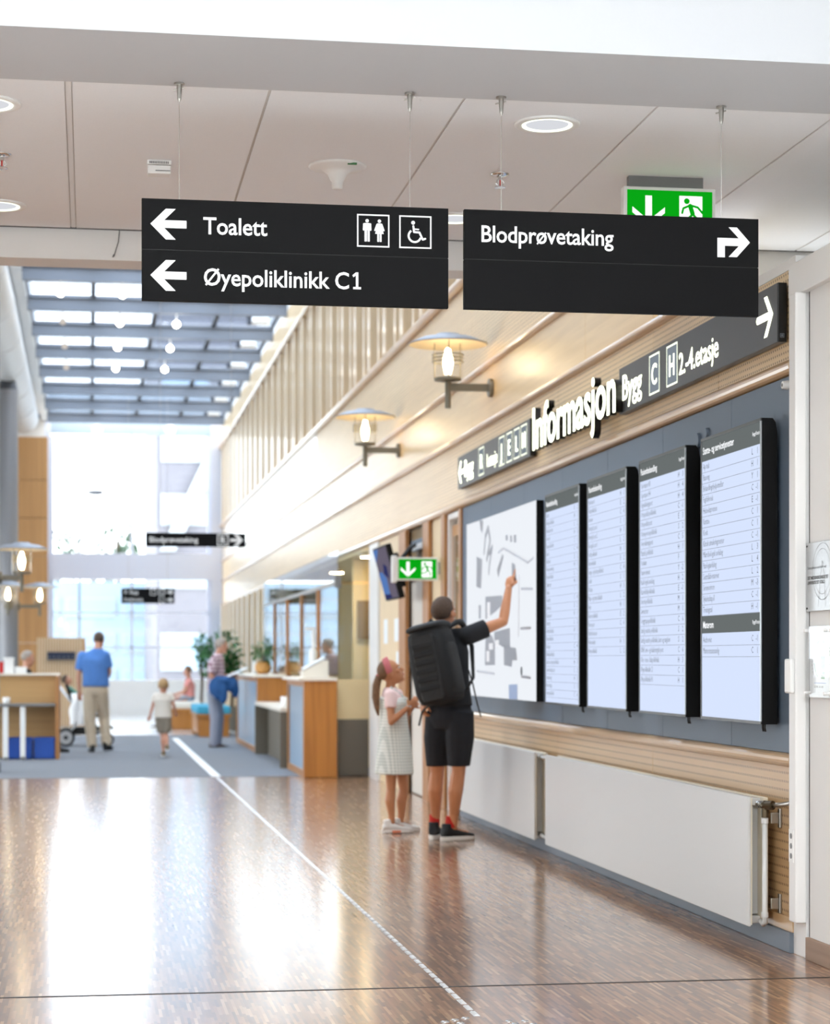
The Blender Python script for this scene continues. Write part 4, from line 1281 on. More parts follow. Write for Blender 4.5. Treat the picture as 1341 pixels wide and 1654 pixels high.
f.line(mq([(195, 470), (205, 350), (225, 290), (240, 380), (225, 460), (215, 520)]), 0.05)
f.line(mq([(232, 480), (255, 430), (235, 560), (230, 620)]), 0.045)
f.mb(mpm).build('ring_building', 'map_grey', fld)
f = Flat()
for pts in ([(300, 470), (340, 440), (520, 545), (560, 510)], [(455, 640), (450, 1090)], [(470, 740), (555, 740)], [(465, 1035), (540, 1030)], [(140, 1350), (270, 1370)], [(470, 1390), (540, 1400)]):
    Flat().line(mq(pts), 0.02).mb(mpm).build('road_line', 'map_line', fld)
f = Flat(); f.polys.append(mq([(378, 1450), (442, 1448), (442, 1562), (378, 1560)]))
f.mb(mpm).build('legend_field', 'map_blue', fld)
f = Flat(); p = mq([(472, 1350)])[0]; f.disc(p[0], p[1], 0.035)
f.mb(mpm).build('map_marker', 'print_grey', fld)
# caps on the board
for x, y, r, lab in ((1127, 712, 0.042, 'round slate cap on the board between the two nearest screens'), (1141, 700, 0.03, 'small slate cap half behind the Støtte- og servicetjenester screen')):
    p = pX(x, y, 3.18)
    tag(MB().cyl((3.19, p.y, p.z), (3.172, p.y, p.z), r, r * 0.92, n=24).build('board_cap', 'slate', bevel=0.002), lab, 'cover cap')
p = pX(1267, 622, 3.17)
t = thing('wall_sensor', (3.19, p.y, p.z), 'small white round sensor at the corner of the slate board', 'sensor')
MB().cyl((3.19, p.y + 0.0, p.z), (3.16, p.y, p.z), 0.022, 0.018, n=20).build('body', 'white_plastic', t, bevel=0.002)
MB().cyl((3.16, p.y, p.z), (3.158, p.y, p.z), 0.008, n=12).build('eye', 'grey_plastic', t)

# ================================================================ TACTILE GUIDE LINE
TX = 1.447
t = thing('tactile_guide_line', (TX, 8.3, 0), 'line of small raised steel bars leading along the parquet', 'floor guide')
bar = MB()
for a, b in ((0.0, 0.017), (0.0035, 0.012)):
    pass
hw, L = 0.0125, 0.047
bar.add([(-hw, -L, 0), (hw, -L, 0), (hw, L, 0), (-hw, L, 0), (-hw * 0.6, -L * 0.9, 0.005), (hw * 0.6, -L * 0.9, 0.005), (hw * 0.6, L * 0.9, 0.005), (-hw * 0.6, L * 0.9, 0.005)],
        [(4, 5, 6, 7), (0, 1, 5, 4), (1, 2, 6, 5), (2, 3, 7, 6), (3, 0, 4, 7)])
br = bar.build('guide_bar', 'guide_steel', t, local=True)
ys_ = []
y = 7.744
while y < 23.8:
    ys_.append(y); y += 0.138
br.location = Vector((TX, ys_[0], 0.0005)) - OFF[t.name]['w']
for y in ys_[1:]:
    share('guide_bar', br, t, (TX, y, 0.0005))
tag(MB().box(TX - 0.05, TX + 0.05, 23.92, 35.6, 0.003, 0.009).build('guide_strip', 'white_plastic'), 'white guide strip laid across the blue-grey carpet', 'floor guide')
ring_ = [(719, 1651), (735, 1648), (744, 1653), (752, 1645), (822, 1650), (832, 1654), (848, 1650), (862, 1655)]
ords = ['leftmost', 'second from left', 'third from left', 'fourth from left', 'fourth from right', 'third from right', 'second from right', 'rightmost']
for i, (x, y) in enumerate(ring_):
    p = pZ(x, y, 0.0)
    tag(MB().lathe((p.x, p.y, 0), [(0.0165, 0), (0.0165, 0.001), (0.011, 0.0045), (0.001, 0.005)], 18).build('tactile_stud', 'chrome', smooth=True), 'small steel floor stud below the guide line, %s in the row' % ords[i], 'floor stud', 'steel studs at the end of the guide line')
# ================================================================ LAMPS
def disc_lamp(base, out, arm, label, group, pole_down=True):
    """lamp: wall plate at base, arm along `out`, glass cylinder and wide disc shade"""
    base = Vector(base); out = Vector(out).normalized()
    t = thing('disc_lamp', base, label, 'lamp', group)
    c = base + out * arm
    side = Vector((-out.y, out.x, 0))
    MB().cyl(base, base + out * 0.03, 0.075, 0.075, n=24).build('wall_plate', 'lamp_metal', t, bevel=0.004)
    MB().obox(base + out * (arm / 2), out * (arm / 2), side * 0.018, Vector((0, 0, 0.03))).build('arm', 'lamp_metal', t, bevel=0.003)
    MB().cyl(c + Vector((0, 0, -0.17)), c + Vector((0, 0, 0.05)), 0.024, n=18).build('stem', 'lamp_metal', t)
    MB().lathe(c, [(0.03, 0.04), (0.108, 0.05), (0.108, 0.07), (0.03, 0.072)], 28).build('collar', 'lamp_metal', t)
    MB().loft([(c + Vector((0, 0, z)), Vector((0.115, 0, 0)), Vector((0, 0.115, 0))) for z in (0.072, 0.355)], 32, cap=False).build('glass_cylinder', 'lamp_glass', t, smooth=True)
    for k in range(3):
        a = 2 * math.pi * (k + 0.2) / 3
        q = c + Vector((0.118 * math.cos(a), 0.118 * math.sin(a), 0))
        MB().cyl(q + Vector((0, 0, 0.06)), q + Vector((0, 0, 0.36)), 0.004, n=8).build('cage_rod', 'lamp_metal', t)
    for z in (0.20, 0.228, 0.256):
        n = 28
        MB().tube([c + Vector((0.124 * math.cos(2 * math.pi * k / n), 0.124 * math.sin(2 * math.pi * k / n), z)) for k in range(n + 1)], 0.005, 6).build('cage_ring', 'lamp_metal', t)
    MB().lathe(c, [(0.012, 0.08), (0.028, 0.12), (0.04, 0.18), (0.04, 0.22), (0.026, 0.27), (0.02, 0.30), (0.012, 0.31)], 18).build('bulb', 'bulb', t, smooth=True)
    MB().lathe(c, [(0.022, 0.065), (0.022, 0.10)], 12).build('bulb_socket', 'white_plastic', t)
    def bowl(prof):
        return MB().loft([(c + Vector((0, 0, z)), Vector((r, 0, 0)), Vector((0, r, 0))) for r, z in prof], 48, cap=False)
    bowl([(0.313, 0.337), (0.318, 0.337), (0.318, 0.347), (0.21, 0.392), (0.10, 0.41), (0.09, 0.425), (0.001, 0.43)]).build('shade', 'lamp_shade_top', t, smooth=True)
    bowl([(0.314, 0.336), (0.20, 0.375), (0.10, 0.39), (0.001, 0.392)]).build('shade_lining', 'lamp_shade_under', t, smooth=True)
    return t
LG = 'disc-shaded glass lamps'
disc_lamp((3.198, 16.36, 3.53), (-1, 0, 0), 0.36, 'large disc-shaded wall lamp on the birch wall, nearest the viewer', LG)
disc_lamp((3.198, 21.4, 3.53), (-1, 0, 0), 0.36, 'disc-shaded wall lamp on the birch wall, farther along', LG)
COLX = -1.25
disc_lamp((COLX + 0.19, 25.3, 2.33), (1, 0, 0), 0.26, 'disc-shaded lamp on the near round column above the reception table', LG)
C2 = Vector((-1.43, 37.6))
disc_lamp((C2.x + 0.18, C2.y, 2.30), (1, 0, 0), 0.38, 'disc-shaded lamp on the far grey column, beside the amber wall', LG)
disc_lamp((C2.x + 0.02, C2.y - 0.19, 2.30), (0, -1, 0), 0.30, 'disc-shaded lamp on the front of the far grey column', LG)

# ================================================================ COLUMNS, DUCT, ROOF FITTINGS
def column(x, y, r, h, name, label):
    t = thing(name, (x, y, 0), kind='structure', label=label)
    MB().cyl((x, y, 0), (x, y, h), r, n=36).build('shaft', 'column_grey', t, smooth=False)
    MB().lathe((x, y, h), [(r * 0.95, 0), (r * 0.55, 0.35), (r * 0.55, 0.6)], 28).build('capital', 'column_dark', t)
    MB().cyl((x, y, 0), (x, y, 0.12), r + 0.015, n=36).build('foot_ring', 'column_dark', t)
column(COLX, 25.3, 0.19, 5.9, 'column_near', 'round grey column by the reception table')
column(C2.x, C2.y, 0.18, 6.15, 'column_far', 'round grey column before the amber wall')
t = thing('ventilation_duct', (-1.35, 36, 6.4), 'large white ventilation duct along the edge of the glass roof', 'duct')
MB().cyl((-1.42, 14, 6.62), (-1.42, 46, 6.62), 0.33, n=40).build('duct_pipe', 'duct_white', t, smooth=True)
MB().ell((-1.42, 46, 6.62), (0.33, 0, 0), (0, 0.25, 0), (0, 0, 0.33), 24).build('end_cap', 'duct_white', t, smooth=True)
for y in range(16, 46, 3):
    MB().cyl((-1.42, y, 6.62), (-1.42, y + 0.05, 6.62), 0.338, n=40).build('joint_ring', 'duct_white', t)
    MB().box(-1.43, -1.41, y + 0.5, y + 0.53, 6.95, 7.26).build('hanger', 'steel', t)
# small spot lamps under the roof beams
SPX = (-0.42, 0.49, 1.40)
near_i = [i for i, y in enumerate(BEAMS) if 29 < y < 40]
rank = {0: 'first', 1: 'second', 2: 'third', 3: 'fourth', 4: 'fifth'}
cn = {0: 'duct side', 1: 'middle', 2: 'birch wall side'}
for r_, i in enumerate(near_i):
    for k, x in enumerate(SPX):
        lit = k > 0 or r_ == 0
        t = thing('pendant_spot', (x, BEAMS[i], 6.75), '%s round spot lamp under the %s visible roof beam, %s' % ('glowing' if lit else 'dull', rank[r_], cn[k]), 'spot lamp', 'round spot lamps under the glass roof')
        MB().cyl((x, BEAMS[i], 6.85), (x, BEAMS[i], 6.96), 0.012, n=8).build('stem', 'white_plastic', t)
        MB().sph((x, BEAMS[i], 6.79), 0.055, 14).build('globe', 'spot_glow' if lit else 'spot_dim', t, smooth=True)
for i, y in enumerate(BEAMS[7:14]):
    t = thing('blind_motor', (2.9, y + 1.3, 7.0), 'white roller blind case at the birch wall edge of the roof, %s visible bay' % ('first', 'second', 'third', 'fourth', 'fifth', 'sixth', 'seventh', 'eighth')[i], 'blind case', 'white blind cases at the roof edge')
    MB().cyl((2.72, y + 1.3, 7.09), (3.0, y + 1.3, 7.09), 0.065, n=20).build('case', 'white_plastic', t)
    MB().box(2.64, 2.72, y + 1.24, y + 1.36, 7.03, 7.18).build('bracket', 'roof_dark', t)
for x, lab in ((157, 'small round lamp in the header above the end window, duct side'), (275, 'small round lamp in the header above the end window, birch wall side')):
    p = pY(x, 695, EY - 0.02)
    tag(MB().cyl((p.x, EY, p.z), (p.x, EY - 0.06, p.z), 0.13, n=20).build('header_lamp', 'white_plastic'), lab, 'lamp', 'header lamps above the end window')

# ================================================================ FAR HANGING SIGNS, MONITOR, SECOND EXIT SIGN
FY = 28.3
a, b = pY(235, 860, FY), pY(397, 884, FY)
t, h = hanging_sign(a.x, b.x, (1,), b.z, a.z, 'far black hanging sign reading Blodprøvetaking R with a right arrow', Y=FY, wire_z=6.96, wires=())
for wx in (a.x + 0.2, b.x - 0.2):
    MB().cyl((wx, FY + 0.014, a.z), (wx, FY + 0.014, 7.28), 0.003, n=6).build('suspension_wire', 'steel', t)
mp = onY(FY - 0.002)
text('lettering', 'Blodprøvetaking', a.x + 0.05, (a.z + b.z) / 2 - 0.035, mp, 0.105, 'print_white', t, bold=0.001, sx=0.95)
uc = pY(360, 0, FY).x; vc = (a.z + b.z) / 2
Flat().frame(uc - 0.075, uc + 0.075, vc - 0.08, vc + 0.08, 0.012).mb(mp).build('letter_box', 'print_white', t)
text('lettering', 'R', uc, vc - 0.045, mp, 0.13, 'print_white', t, align='CENTER', bold=0.002)
uc = pY(382, 0, FY).x
f = Flat().rect(uc - 0.085, uc + 0.03, vc - 0.018, vc + 0.018)
f.poly([(uc + 0.09, vc), (uc + 0.01, vc + 0.08), (uc - 0.04, vc + 0.08), (uc + 0.04, vc)]).poly([(uc + 0.09, vc), (uc + 0.04, vc), (uc - 0.04, vc - 0.08), (uc + 0.01, vc - 0.08)])
f.mb(mp).build('arrow', 'print_white', t)
F2 = 45.0
a, b = pY(196, 950, F2), pY(282, 975, F2)
t, h = hanging_sign(a.x, b.x, (1, 1), b.z, a.z, 'farthest black hanging sign with two rows of white marks before the end windows', Y=F2, wires=())
for wx in (a.x + 0.15, b.x - 0.15):
    MB().cyl((wx, F2 + 0.014, a.z), (wx, F2 + 0.014, 7.28), 0.004, n=6).build('suspension_wire', 'steel', t)
mp = onY(F2 - 0.003)
W_ = b.x - a.x
for r_, v in ((0, a.z - h / 2), (1, a.z - 1.5 * h)):
    f = Flat().rect(b.x - 0.17, b.x - 0.09, v - 0.012, v + 0.012).poly([(b.x - 0.04, v), (b.x - 0.10, v + 0.055), (b.x - 0.10, v - 0.055)])
    if r_ == 0:
        f.frame(a.x + 0.62, a.x + 0.74, v - 0.06, v + 0.06, 0.012).frame(a.x + 0.80, a.x + 0.92, v - 0.06, v + 0.06, 0.012)
    f.frame(b.x - 0.33, b.x - 0.22, v - 0.055, v + 0.055, 0.01)
    f.mb(mp).build('arrow', 'print_white', t)
    text('lettering', ('B  Bygg', 'Poliklinikk')[r_], a.x + 0.06, v - 0.035, mp, 0.10, 'print_white', t)
# wall monitor, tilted
t = thing('wall_monitor', (3.0, 21.4, 2.0), 'black wall monitor tilted down, showing a bluish picture', 'monitor')
up = Vector((-math.sin(math.radians(15)), 0, math.cos(math.radians(15))))
nrm = Vector((-math.cos(math.radians(15)), 0, -math.sin(math.radians(15))))
p = pX(621, 925, 2.86)
cc = Vector((2.90, p.y, p.z))
MB().obox(cc, nrm * 0.028, Vector((0, 0.46, 0)), up * 0.27).build('casing', 'screen_black', t, bevel=0.006)
MB().obox(cc - nrm * 0.065, nrm * 0.04, Vector((0, 0.25, 0)), up * 0.17).build('rear_housing', 'screen_black', t, bevel=0.01)
def mon(u, v):
    return cc + nrm * 0.0295 + Vector((0, -u, 0)) + up * v
emis('tv_base', (118, 110, 128), 0.55); emis('tv_blue', (92, 130, 196), 0.62); emis('tv_dark', (56, 62, 116), 0.5)
s_ = Flat().rect(-0.44, 0.44, -0.25, 0.25).mb(mon).build('display', 'tv_base', t)
def mon2(u, v):
    return mon(u, v) + nrm * 0.001
Flat().poly([(-0.44, -0.2), (-0.05, -0.22), (0.0, -0.05), (-0.2, 0.02), (-0.44, 0.02)]).poly([(-0.44, 0.12), (-0.2, 0.2), (-0.1, 0.25), (-0.44, 0.25)]).mb(mon2).build('picture_patch', 'tv_blue', s_)
Flat().poly([(-0.1, 0.0), (0.15, -0.06), (0.2, 0.06), (0.0, 0.1)]).poly([(-0.44, -0.25), (0.05, -0.25), (0.0, -0.21), (-0.44, -0.2)]).mb(mon2).build('picture_patch', 'tv_dark', s_)
MB().tube([(3.0, cc.y, cc.z + 0.1), (3.12, cc.y, cc.z + 0.25), (3.2, cc.y, cc.z + 0.3)], 0.022, 10).build('wall_arm', 'black_plastic', t)
XY2 = 18.85
a, b = pY(641, 900, XY2), pY(708, 938, XY2)
ex2 = exit_sign(a.x, b.x, b.z, a.z, XY2, 0.05, 'lit green exit sign with down arrow projecting over the doors by the monitor')
MB().box(b.x, 3.2, XY2 + 0.015, XY2 + 0.04, b.z + 0.06, a.z - 0.04).build('wall_bracket', 'brushed_steel', ex2)
MB().box(a.x - 0.045, a.x, XY2 - 0.012, XY2 + 0.055, b.z - 0.02, a.z + 0.015).build('end_cap', 'white_plastic', ex2, bevel=0.006)
# door sign on the transom and notices
p, q = pX(690, 862, 3.18), pX(666, 895, 3.18)
t = thing('door_sign', (3.19, p.y, q.z), 'small grey door sign with a white line of text above the pale door', 'sign')
MB().box(3.175, 3.2, p.y, q.y, q.z + 0.02, p.z - 0.02).build('plate', 'slate', t, bevel=0.003)
Flat().rect(-q.y + 0.08, -q.y + 0.65, (p.z + q.z) / 2 - 0.045, (p.z + q.z) / 2 + 0.01).mb(onX(3.1742)).build('text_field', 'print_white', t)
for k, (x0_, x1_, ya_, yb_, lab) in enumerate(((637, 648, 998, 1036, 'pale paper notice on the cream panel under the monitor'), (620, 626, 1000, 1040, 'narrow paper notice on the cream panel, next to the booth'), (640, 648, 1052, 1072, 'small paper notice below the other notices'))):
    p, q = pX(x1_, ya_, 3.186), pX(x0_, yb_, 3.186)
    tag(MB().box(3.1865, 3.1895, p.y, q.y, q.z, p.z).build('paper_notice', 'paper'), lab, 'notice', 'paper notices by the booth')

# ================================================================ RECEPTION BOOTH AND COUNTERS
BX = 2.84
BY0, BY1 = 23.85, 34.1
bt = thing('reception_booth', (3.0, 29, 0), 'glazed reception booth with warm lit interior set in the birch wall', 'booth')
MB().box(BX, 5.6, BY0, BY1, -0.0, 0.012).build('booth_floor', 'carpet', bt)
MB().box(5.5, 5.6, BY0, BY1, 0, 2.62).build('back_wall', 'booth_cream', bt)
MB().box(3.42, 5.6, BY0 - 0.1, BY0, 0, 2.62).build('side_wall', 'booth_cream', bt)
MB().box(3.2, 5.6, BY1, BY1 + 0.1, 0, 2.62).build('side_wall', 'booth_cream', bt)
MB().box(3.2, 5.6, BY0, BY1, 2.62, 2.70).build('booth_ceiling', 'booth_cream', bt)
MB().box(BX, 3.2, BY0 - 0.02, BY0 + 0.03, 0.012, 0.66).build('end_base', 'taupe', bt, bevel=0.003)
MB().box(BX, 3.2, BY0 - 0.01, BY0 + 0.02, 0.66, 1.12).build('end_panel', 'booth_cream', bt)
MB().box(BX + 0.01, 3.2, BY0, BY0 + 0.01, 1.12, 2.22).build('end_pane', 'booth_glass', bt)
MB().box(BX + 0.01, 3.2, BY0, BY0 + 0.01, 2.26, 2.61).build('end_pane', 'booth_glass', bt)
n = 5
L = (BY1 - BY0) / n
for k in range(n):
    MB().box(BX, BX + 0.01, BY0 + k * L + 0.01, BY0 + (k + 1) * L - 0.01, 1.16, 2.22).build('front_pane', 'booth_glass', bt)
    MB().box(BX, BX + 0.01, BY0 + k * L + 0.01, BY0 + (k + 1) * L - 0.01, 2.26, 2.61).build('upper_pane', 'booth_glass', bt)
    if k:
        MB().box(BX - 0.02, BX + 0.05, BY0 + k * L - 0.05, BY0 + k * L + 0.05, 0.012, 2.22).build('post', 'brown_frame', bt)
MB().box(BX - 0.015, BX + 0.03, BY0 - 0.02, BY1, 2.22, 2.26).build('top_rail', 'steel', bt)
MB().box(BX - 0.03, BX + 0.04, BY0 - 0.03, BY0 + 0.05, 2.18, 2.32).build('clamp', 'grey_plastic', bt)
p, q = pY(578, 970, 25.6), pY(602, 1032, 25.6)
MB().box(3.3, 4.0, 25.6, 25.63, q.z, p.z).build('inner_blind', 'blind_brown', bt)
MB().box(3.25, 4.2, 25.66, 25.72, 0.012, 2.6).build('inner_wall', 'booth_cream', bt)
lamp = thing('booth_lamp', (3.35, 24.9, 2.62), 'round warm ceiling lamp glowing inside the reception booth', 'lamp')
emis('warm_panel', (255, 216, 156), 110.0)
MB().lathe((3.35, 24.9, 2.62), [(0.12, 0), (0.12, -0.02), (0.10, -0.03)], 28).build('lamp_ring', 'white_plastic', lamp)
MB().lathe((3.35, 24.9, 2.62), [(0.095, -0.025), (0.095, -0.034), (0.001, -0.04)], 28).build('diffuser', 'warm_panel', lamp)
lamp = thing('booth_lamp', (3.5, 29.5, 2.62), 'round warm ceiling lamp deep inside the reception booth', 'lamp')
MB().lathe((3.5, 29.5, 2.62), [(0.12, 0), (0.12, -0.02), (0.10, -0.03)], 28).build('lamp_ring', 'white_plastic', lamp)
MB().lathe((3.5, 29.5, 2.62), [(0.095, -0.025), (0.095, -0.034), (0.001, -0.04)], 28).build('diffuser', 'warm_panel', lamp)
# near counter block
def counter(y0, y1, x0, x1, h, label, front='oak'):
    t = thing('reception_counter', ((x0 + x1) / 2, (y0 + y1) / 2, 0), label, 'counter')
    MB().box(x0, x1, y0, y0 + 0.04, 0.004, h - 0.035).build('front_panel', front, t, bevel=0.003)
    MB().box(x0, x1, y1 - 0.04, y1, 0.004, h - 0.035).build('back_panel', front, t, bevel=0.003)
    MB().box(x0 + 0.02, x0 + 0.05, y0 + 0.14, y1 - 0.14, 0.08, h - 0.10).build('side_pane', 'facade_window', t)
    MB().box(x0, x0 + 0.05, y0 + 0.04, y0 + 0.14, 0.004, h - 0.035).box(x0, x0 + 0.05, y1 - 0.14, y1 - 0.04, 0.004, h - 0.035).box(x0, x0 + 0.05, y0 + 0.14, y1 - 0.14, 0.004, 0.08).box(x0, x0 + 0.05, y0 + 0.14, y1 - 0.14, h - 0.10, h - 0.035).build('side_frame', 'brown_frame', t)
    MB().box(x1 - 0.04, x1, y0 + 0.04, y1 - 0.04, 0.004, h - 0.035).build('inner_panel', 'taupe', t)
    MB().box(x0 - 0.06, x1, y0 - 0.03, y1 + 0.03, h - 0.035, h).build('counter_top', 'counter_top', t, bevel=0.004)
    return t
counter(23.55, 25.6, 2.42, 2.80, 1.14, 'near oak reception counter standing at the edge of the parquet')
counter(29.7, 34.0, 2.38, 2.80, 1.13, 'far oak reception counter with a plant pot on top')
t = thing('low_desk', (2.6, 27.6, 0), 'low grey-fronted desk between the two oak reception counters', 'desk')
MB().box(2.34, 2.80, 25.66, 29.64, 0.70, 0.75).build('desk_top', 'counter_top', t, bevel=0.004)
MB().box(2.52, 2.56, 25.66, 29.64, 0.004, 0.70).build('modesty_panel', 'taupe', t)
for y in (25.66, 29.58):
    MB().box(2.34, 2.80, y, y + 0.06, 0.004, 0.70).build('end_support', 'taupe', t)
# things on the counters
def leaflet_rack(x, y, z, label):
    t = thing('leaflet_stand', (x, y, z), label, 'leaflet stand')
    MB().prism([(x - 0.14, y - 0.13, z), (x + 0.16, y - 0.13, z), (x + 0.16, y - 0.13, z + 0.20), (x + 0.10, y - 0.13, z + 0.20), (x - 0.14, y - 0.13, z + 0.07)], (0, 0.26, 0)).build('tray', 'counter_top', t)
    MB().prism([(x - 0.13, y - 0.11, z + 0.09), (x + 0.13, y - 0.11, z + 0.225), (x + 0.12, y - 0.11, z + 0.24), (x - 0.14, y - 0.11, z + 0.105)], (0, 0.22, 0)).build('leaflets', 'paper', t)
leaflet_rack(2.60, 24.2, 1.14, 'sloped leaflet stand with pale leaflets on the near oak counter')
t = thing('sanitizer_bottle', (2.66, 24.8, 1.14), 'tall white pump bottle on the near oak counter', 'bottle')
MB().lathe((2.66, 24.8, 1.14), [(0.05, 0), (0.05, 0.30), (0.02, 0.36), (0.02, 0.42)], 18).build('bottle_body', 'white_plastic', t, smooth=True)
MB().cyl((2.66, 24.8, 1.56), (2.66, 24.8, 1.72), 0.022, n=12).box(2.56, 2.68, 24.78, 24.82, 1.70, 1.74).build('pump', 'white_plastic', t)
tag(MB().lathe((2.46, 26.3, 0.75), [(0.05, 0), (0.06, 0.01), (0.055, 0.13), (0.045, 0.13), (0.045, 0.02)], 20).build('white_cup', 'white_plastic', smooth=True), 'small white cup on the low desk between the counters', 'cup')
# plants
def leaves(b, c, rx, ry, rz, n, size, seed):
    rnd = random.Random(seed)
    for k in range(n):
        th = rnd.uniform(0, 2 * math.pi); ph = math.acos(rnd.uniform(-1, 1)); rr = rnd.uniform(0.35, 1) ** 0.6
        p = Vector(c) + Vector((rx * rr * math.sin(ph) * math.cos(th), ry * rr * math.sin(ph) * math.sin(th), rz * rr * math.cos(ph)))
        d = Vector((rnd.uniform(-1, 1), rnd.uniform(-1, 1), rnd.uniform(-0.9, 0.5))).normalized()
        u, w = ortho(d)
        s_ = size * rnd.uniform(0.6, 1.3)
        b.add([p, p + d * s_ * 0.5 + u * s_ * 0.22, p + d * s_ + w * s_ * 0.1, p + d * s_ * 0.5 - u * s_ * 0.22], [(0, 1, 2, 3)])
    return b
def indoor_tree(p, pot_r, pot_h, trunk_h, crowns, label, leafn=260, size=0.13):
    t = thing('potted_tree', p, label, 'plant')
    p = Vector(p)
    MB().lathe(p, [(pot_r * 0.75, 0), (pot_r, pot_h), (pot_r * 0.9, pot_h), (pot_r * 0.85, pot_h - 0.03), (0.001, pot_h - 0.03)], 24).build('pot', 'taupe', t)
    MB().tube([p + Vector((0, 0, pot_h - 0.05)), p + Vector((0.02, 0, pot_h + trunk_h * 0.5)), p + Vector((0, 0.02, pot_h + trunk_h))], 0.03, 8).build('trunk', 'bark', t)
    b = MB()
    for i, (dx, dz, r, rz) in enumerate(crowns):
        leaves(b, p + Vector((dx, 0, dz)), r, r, rz, leafn, size, i + 3)
    tag(b.build('foliage', 'leaf', t), None, None, None, 'stuff')
q = pd(374, 1066, 39.9)
indoor_tree((q.x, q.y, 0.004), 0.24, 0.45, 0.8, [(-0.18, 1.55, 0.42, 0.42), (-0.10, 1.25, 0.34, 0.3), (-0.2, 1.1, 0.3, 0.3)], 'bushy potted tree behind the person in the plaid shirt', 320, 0.15)
q = pd(325, 1066, 44.6)
indoor_tree((q.x, q.y, 0.0), 0.18, 0.4, 0.9, [(0, 1.65, 0.16, 0.32), (0.04, 1.35, 0.12, 0.3)], 'slim potted tree in front of the end windows', 160, 0.14)
q = pd(425, 1090, 31.6)
t = thing('potted_plant', (q.x, q.y, 1.13), 'small leafy plant in a round terracotta pot on the far counter', 'plant')
MB().lathe((q.x, q.y, 1.13), [(0.07, 0), (0.12, 0.06), (0.125, 0.12), (0.09, 0.19), (0.08, 0.19), (0.001, 0.17)], 24).build('pot', 'terracotta', t, smooth=True)
tag(leaves(MB(), (q.x, q.y, 1.48), 0.17, 0.17, 0.18, 170, 0.09, 9).build('foliage', 'leaf', t), None, None, None, 'stuff')
MB().cyl((q.x, q.y, 1.3), (q.x, q.y, 1.45), 0.012, n=8).build('stem', 'bark', t)
q2 = pd(413, 1090, 31.8)
tag(MB().lathe((q2.x, q2.y, 1.13), [(0.05, 0), (0.055, 0.01), (0.05, 0.16), (0.04, 0.2), (0.001, 0.2)], 18).build('white_canister', 'white_plastic', smooth=True), 'white canister next to the terracotta pot', 'canister')

# ================================================================ BENCHES AND OTHER FURNITURE OF THE FAR HALL
def bench(x0, x1, y0, y1, label, cush=None):
    t = thing('bench', ((x0 + x1) / 2, (y0 + y1) / 2, 0), label, 'bench')
    z = 0.40
    MB().box(x0, x1, y0, y1, z - 0.05, z).build('seat_board', 'oak_h', t, bevel=0.006)
    for yy_ in (y0 + 0.05, y1 - 0.15):
        MB().box(x0 + 0.04, x1 - 0.04, yy_, yy_ + 0.10, 0.004, z - 0.05).build('support', 'oak', t)
    MB().box(x0 + 0.02, x0 + 0.05, y0 + 0.15, y1 - 0.15, 0.06, z - 0.05).build('apron', 'oak', t)
    if cush:
        MB().box(x0 + 0.01, x1 - 0.01, y0 + 0.02, y1 - 0.02, z, z + 0.14).build('cushion', cush, t, bevel=0.03)
    return t
BE1 = (1.85, 2.45, 36.2, 38.6)
bench(*BE1[:2], BE1[2], BE1[3], 'wooden bench with a turquoise cushion next to the far counter', 'turquoise')
BE2 = (1.55, 2.15, 40.2, 43.2)
bench(*BE2[:2], BE2[2], BE2[3], 'wooden bench with a pale seat nearer the end windows', 'counter_top')
# slatted screen with a dark panel
p, q = pY(60, 1030, 43), pY(138, 1130, 43)
t = thing('slatted_screen', ((p.x + q.x) / 2, 43, 0), 'pale wooden screen of upright slats behind the reception table', 'screen wall')
MB().box(p.x, q.x, 43.03, 43.06, 0, p.z).build('backing_board', 'amber_wall', t)
n = int((q.x - p.x) / 0.055)
s0 = MB().box(0, 0.034, 43.0, 43.03, 0, p.z).build('slat', 'post_wood', t)
s0.location = Vector((p.x, 0, 0)) - OFF[t.name]['w']
for k in range(1, n):
    share('slat', s0, t, (p.x + k * 0.055, 0, 0))
a, b = pY(76, 1053, 42.9), pY(122, 1066, 42.9)
t = thing('coat_rail', ((a.x + b.x) / 2, 42.9, b.z), 'dark navy rail panel on the slatted screen', 'coat rail')
MB().box(a.x, b.x, 42.93, 43.0, b.z, a.z).build('rail_board', 'navy_panel', t, bevel=0.006)
for k in range(6):
    x = a.x + (b.x - a.x) * (k + 0.5) / 6
    MB().tube([(x, 42.93, b.z + 0.05), (x, 42.88, b.z + 0.03), (x, 42.86, b.z + 0.07)], 0.008, 6).build('hook', 'steel', t)

# reception table at the left edge
t = thing('reception_table', (-0.8, 28.6, 0), 'wooden reception desk with a raised panel and pale legs at the picture edge', 'desk')
TY = 28.35
a, b = pY(2, 1092, TY + 0.75), pY(91, 1225, TY + 0.75)
MB().box(-1.9, b.x, TY + 0.7, TY + 0.74, 0.004, 1.13).build('back_panel', 'desk_wood', t, bevel=0.004)
MB().box(-1.9, b.x + 0.05, TY + 0.62, TY + 1.05, 1.13, 1.16).build('raised_top', 'counter_top', t, bevel=0.004)
MB().box(b.x, b.x + 0.05, TY + 0.05, TY + 0.98, 0.004, 1.13).build('side_panel', 'brown_frame', t, bevel=0.004)
MB().box(-1.9, b.x, TY, TY + 0.70, 0.72, 0.75).build('table_top', 'grey_plastic', t, bevel=0.004)
for x in (9, 37):
    p = pY(x, 1180, TY + 0.05)
    MB().box(p.x - 0.035, p.x + 0.035, TY + 0.02, TY + 0.09, 0.004, 0.72).build('leg', 'white_plastic', t, bevel=0.004)
    MB().box(p.x - 0.03, p.x + 0.03, TY + 0.02, TY + 0.6, 0.004, 0.045).build('foot', 'white_plastic', t, bevel=0.004)
